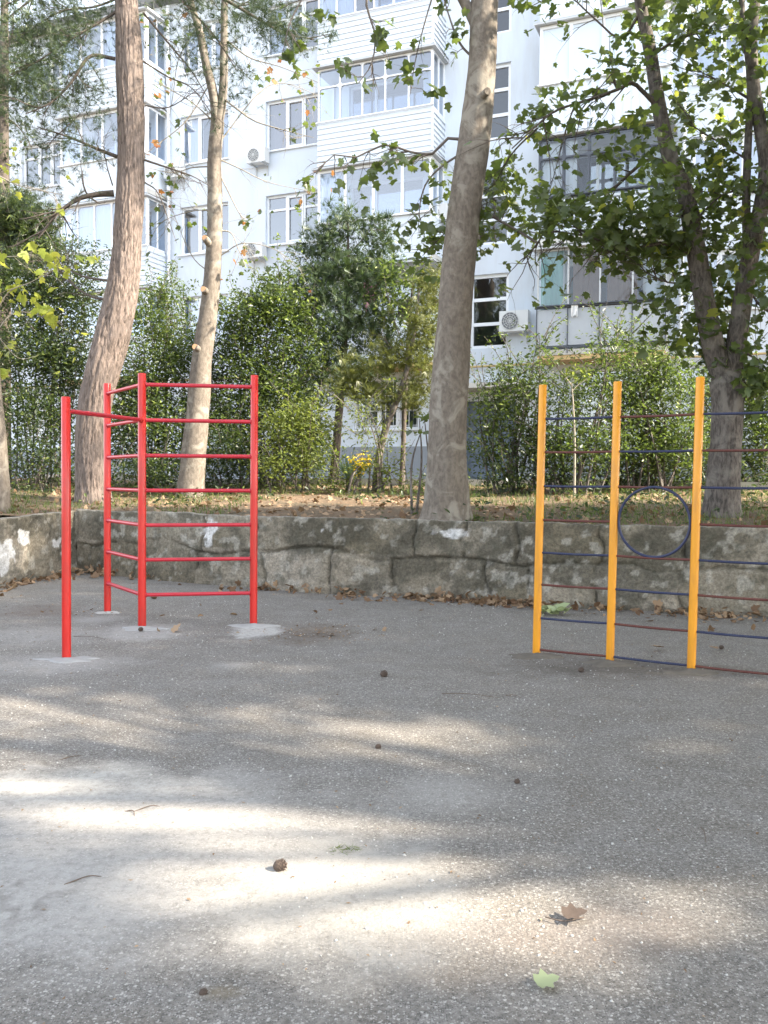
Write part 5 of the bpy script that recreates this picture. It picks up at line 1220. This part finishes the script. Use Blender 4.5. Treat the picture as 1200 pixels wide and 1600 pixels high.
tag(scatter('leaf_bunch', None, M['pale_leaf'], 'oval', np.array([(c.x + a * .07, c.y + b_ * .04, 0.03 + abs(q) * .02) for a, b_, q in nr_.normal(size=(16, 3))]), 0.17, nr_, 0.6, 0, loc=tuple(c)), 'bunch of pale withered leaves below the left yellow panel', 'leaf bunch')
c = G(538, 1328); nn = 60; pos = np.array([(c.x + a * .035, c.y + b_ * .022, 0.0) for a, b_ in nr_.normal(size=(nn, 2))])
ax = nr_.normal(size=(nn, 3)) * 1.1; ax[:, 2] = 0.5; ax /= np.linalg.norm(ax, axis=1)[:, None]; zz = nr_.normal(size=(nn, 3)); zz -= ax * (zz * ax).sum(1)[:, None]; zz /= np.linalg.norm(zz, axis=1)[:, None]
tag(scatter('grass_tuft', None, M['grass'], 'blade', pos, 0.03, nr_, R_=np.stack([np.cross(ax, zz), ax, zz], -1), loc=tuple(c)), 'small green grass tuft growing through the asphalt', 'grass tuft')
for i, (a, b_, lb) in enumerate((((690, 1085), (780, 1092), 'long thin dry twig in the shade'), ((790, 1088), (815, 1092), 'short pale twig right of centre'), ((1095, 1295), (1103, 1318), 'short straw like twig on the dark asphalt at right'), ((210, 1270), (250, 1262), 'thin dark twig at the edge of the cement stain'), ((100, 1385), (160, 1372), 'long thin twig lying on the cement stain'), ((115, 995), (165, 1000), 'dark twig between the left red posts'), ((85, 1192), (130, 1183), 'crooked twig in the sunlit strip at left'), ((195, 1270), (210, 1278), 'tiny twig end on the pale stain'))):
    p0, p1 = G(*a) + Vector((0, 0, .006)), G(*b_) + Vector((0, 0, .006)); m = MB(); md = p0.lerp(p1, .5) + Vector((0.01, 0.02, .008)); m.tube(catmull([p0, md, p1], 8), lerpl([0.003, 0.0015], 8), 5)
    tag(m.build('twig', M['twigm'], loc=p0), lb, 'twig', 'twigs on the asphalt')

# ------------------------------------------------------------------ unseen trees right of the picture, added and shaped to shade the yard
GAPS = [(-2.3, 5.6, 1.5, .45), (-0.65, 5.15, .85, .36), (0.2, 5.1, .5, .34), (-1.9, 4.6, .9, .26), (-0.3, 3.3, .75, .6), (0.5, 3.0, .7, .28), (-0.9, 3.9, .75, .28), (-2.3, 4.1, .6, .3), (1.0, 3.05, .5, .18), (.25, 4.5, .45, .18)]  # sun patches wanted on the yard; the crowns are left open for them
SX, SY = SUNV.x / SUNV.z, SUNV.y / SUNV.z
stands = [Vector((6.6, 2.2, 0)), Vector((9.8, 6.6, 0)), Vector((8.5, -3.2, 0)), Vector((13.5, 1.5, 0))]
nr_ = np.random.RandomState(90); clus = [[] for _ in stands]; tries = 0; cnt = 0
while cnt < 4200 and tries < 60000:
    tries += 1
    gx = nr_.uniform(-8, 7); gy = nr_.uniform(-2, 13.8)
    h = nr_.uniform(5.2, 10.5)
    if any(((gx - a) / (rx + .1)) ** 2 + ((gy - b_) / (ry + .1)) ** 2 < 1 for (a, b_, rx, ry) in GAPS): continue
    p = Vector((gx + SX * h, gy + SY * h, h))
    q = proj(p)
    if q and -90 < q[0] < 1330 and q[1] > -110: continue
    k = min(range(4), key=lambda i: (Vector((p.x, p.y, 0)) - stands[i]).length)
    if (Vector((p.x, p.y, 0)) - stands[k]).length > 6.0: continue
    clus[k].append(p); cnt += 1
def gap_ok(W):
    gx = W[:, 0] - SX * W[:, 2]; gy = W[:, 1] - SY * W[:, 2]; ok = np.ones(len(W), bool)
    wob = 1 + 0.5 * (fbm(gx * 2.5, gy * 2.5, 5, 3) - 0.5)
    for (a, b_, rx, ry) in GAPS: ok &= ((gx - a) / rx) ** 2 + ((gy - b_) / ry) ** 2 > 1 * wob
    ok |= nr_.rand(len(W)) < 0.40
    return ok
labs = ['unseen broad shade tree just right of the camera', 'unseen shade tree beside the right hand wall', 'unseen shade tree behind the camera on the right', 'unseen outermost shade tree at the right']
for k, s0 in enumerate(stands):
    rg = random.Random(100 + k); T = thing('shade_tree', labs[k], 'tree', s0, 'unseen shade trees round the yard')
    m = MB(); top = s0 + Vector((0.2, 0.1, 8)); base = s0 - Vector((0, 0, .1))
    pts = catmull([base, s0 + Vector((.05, 0, 3)), s0 + Vector((.1, .1, 5.5)), top], 16); m.tube(pts, lerpl([.28, .22, .17, .06], 16), 14, rough=.08); 
    cl = clus[k]; rg.shuffle(cl)
    for c in cl[:36]:
        st0 = s0 + Vector((.08, .05, rg.uniform(3.4, 6.0))); md = st0.lerp(c, .5) + Vector((0, 0, .5))
        m.tube(catmull([st0, md, c], 8), lerpl([.06, .035, .01], 8), 6, cap=False)
    m.build('trunk', M['maple_bark'], T)
    cc = np.array([tuple(c) for c in cl]); pos = np.repeat(cc, 24, 0) + nr_.normal(size=(len(cc) * 24, 3)) * 0.24
    pos = pos[gap_ok(pos)]
    pos = pos[[not ((lambda q: q and -25 < q[0] < 1225 and q[1] > -25)(proj(p))) for p in pos]]
    scatter('crown', T, M['green_leaf'], 'diamond', pos, 0.24, nr_, 0.4, 0.5)
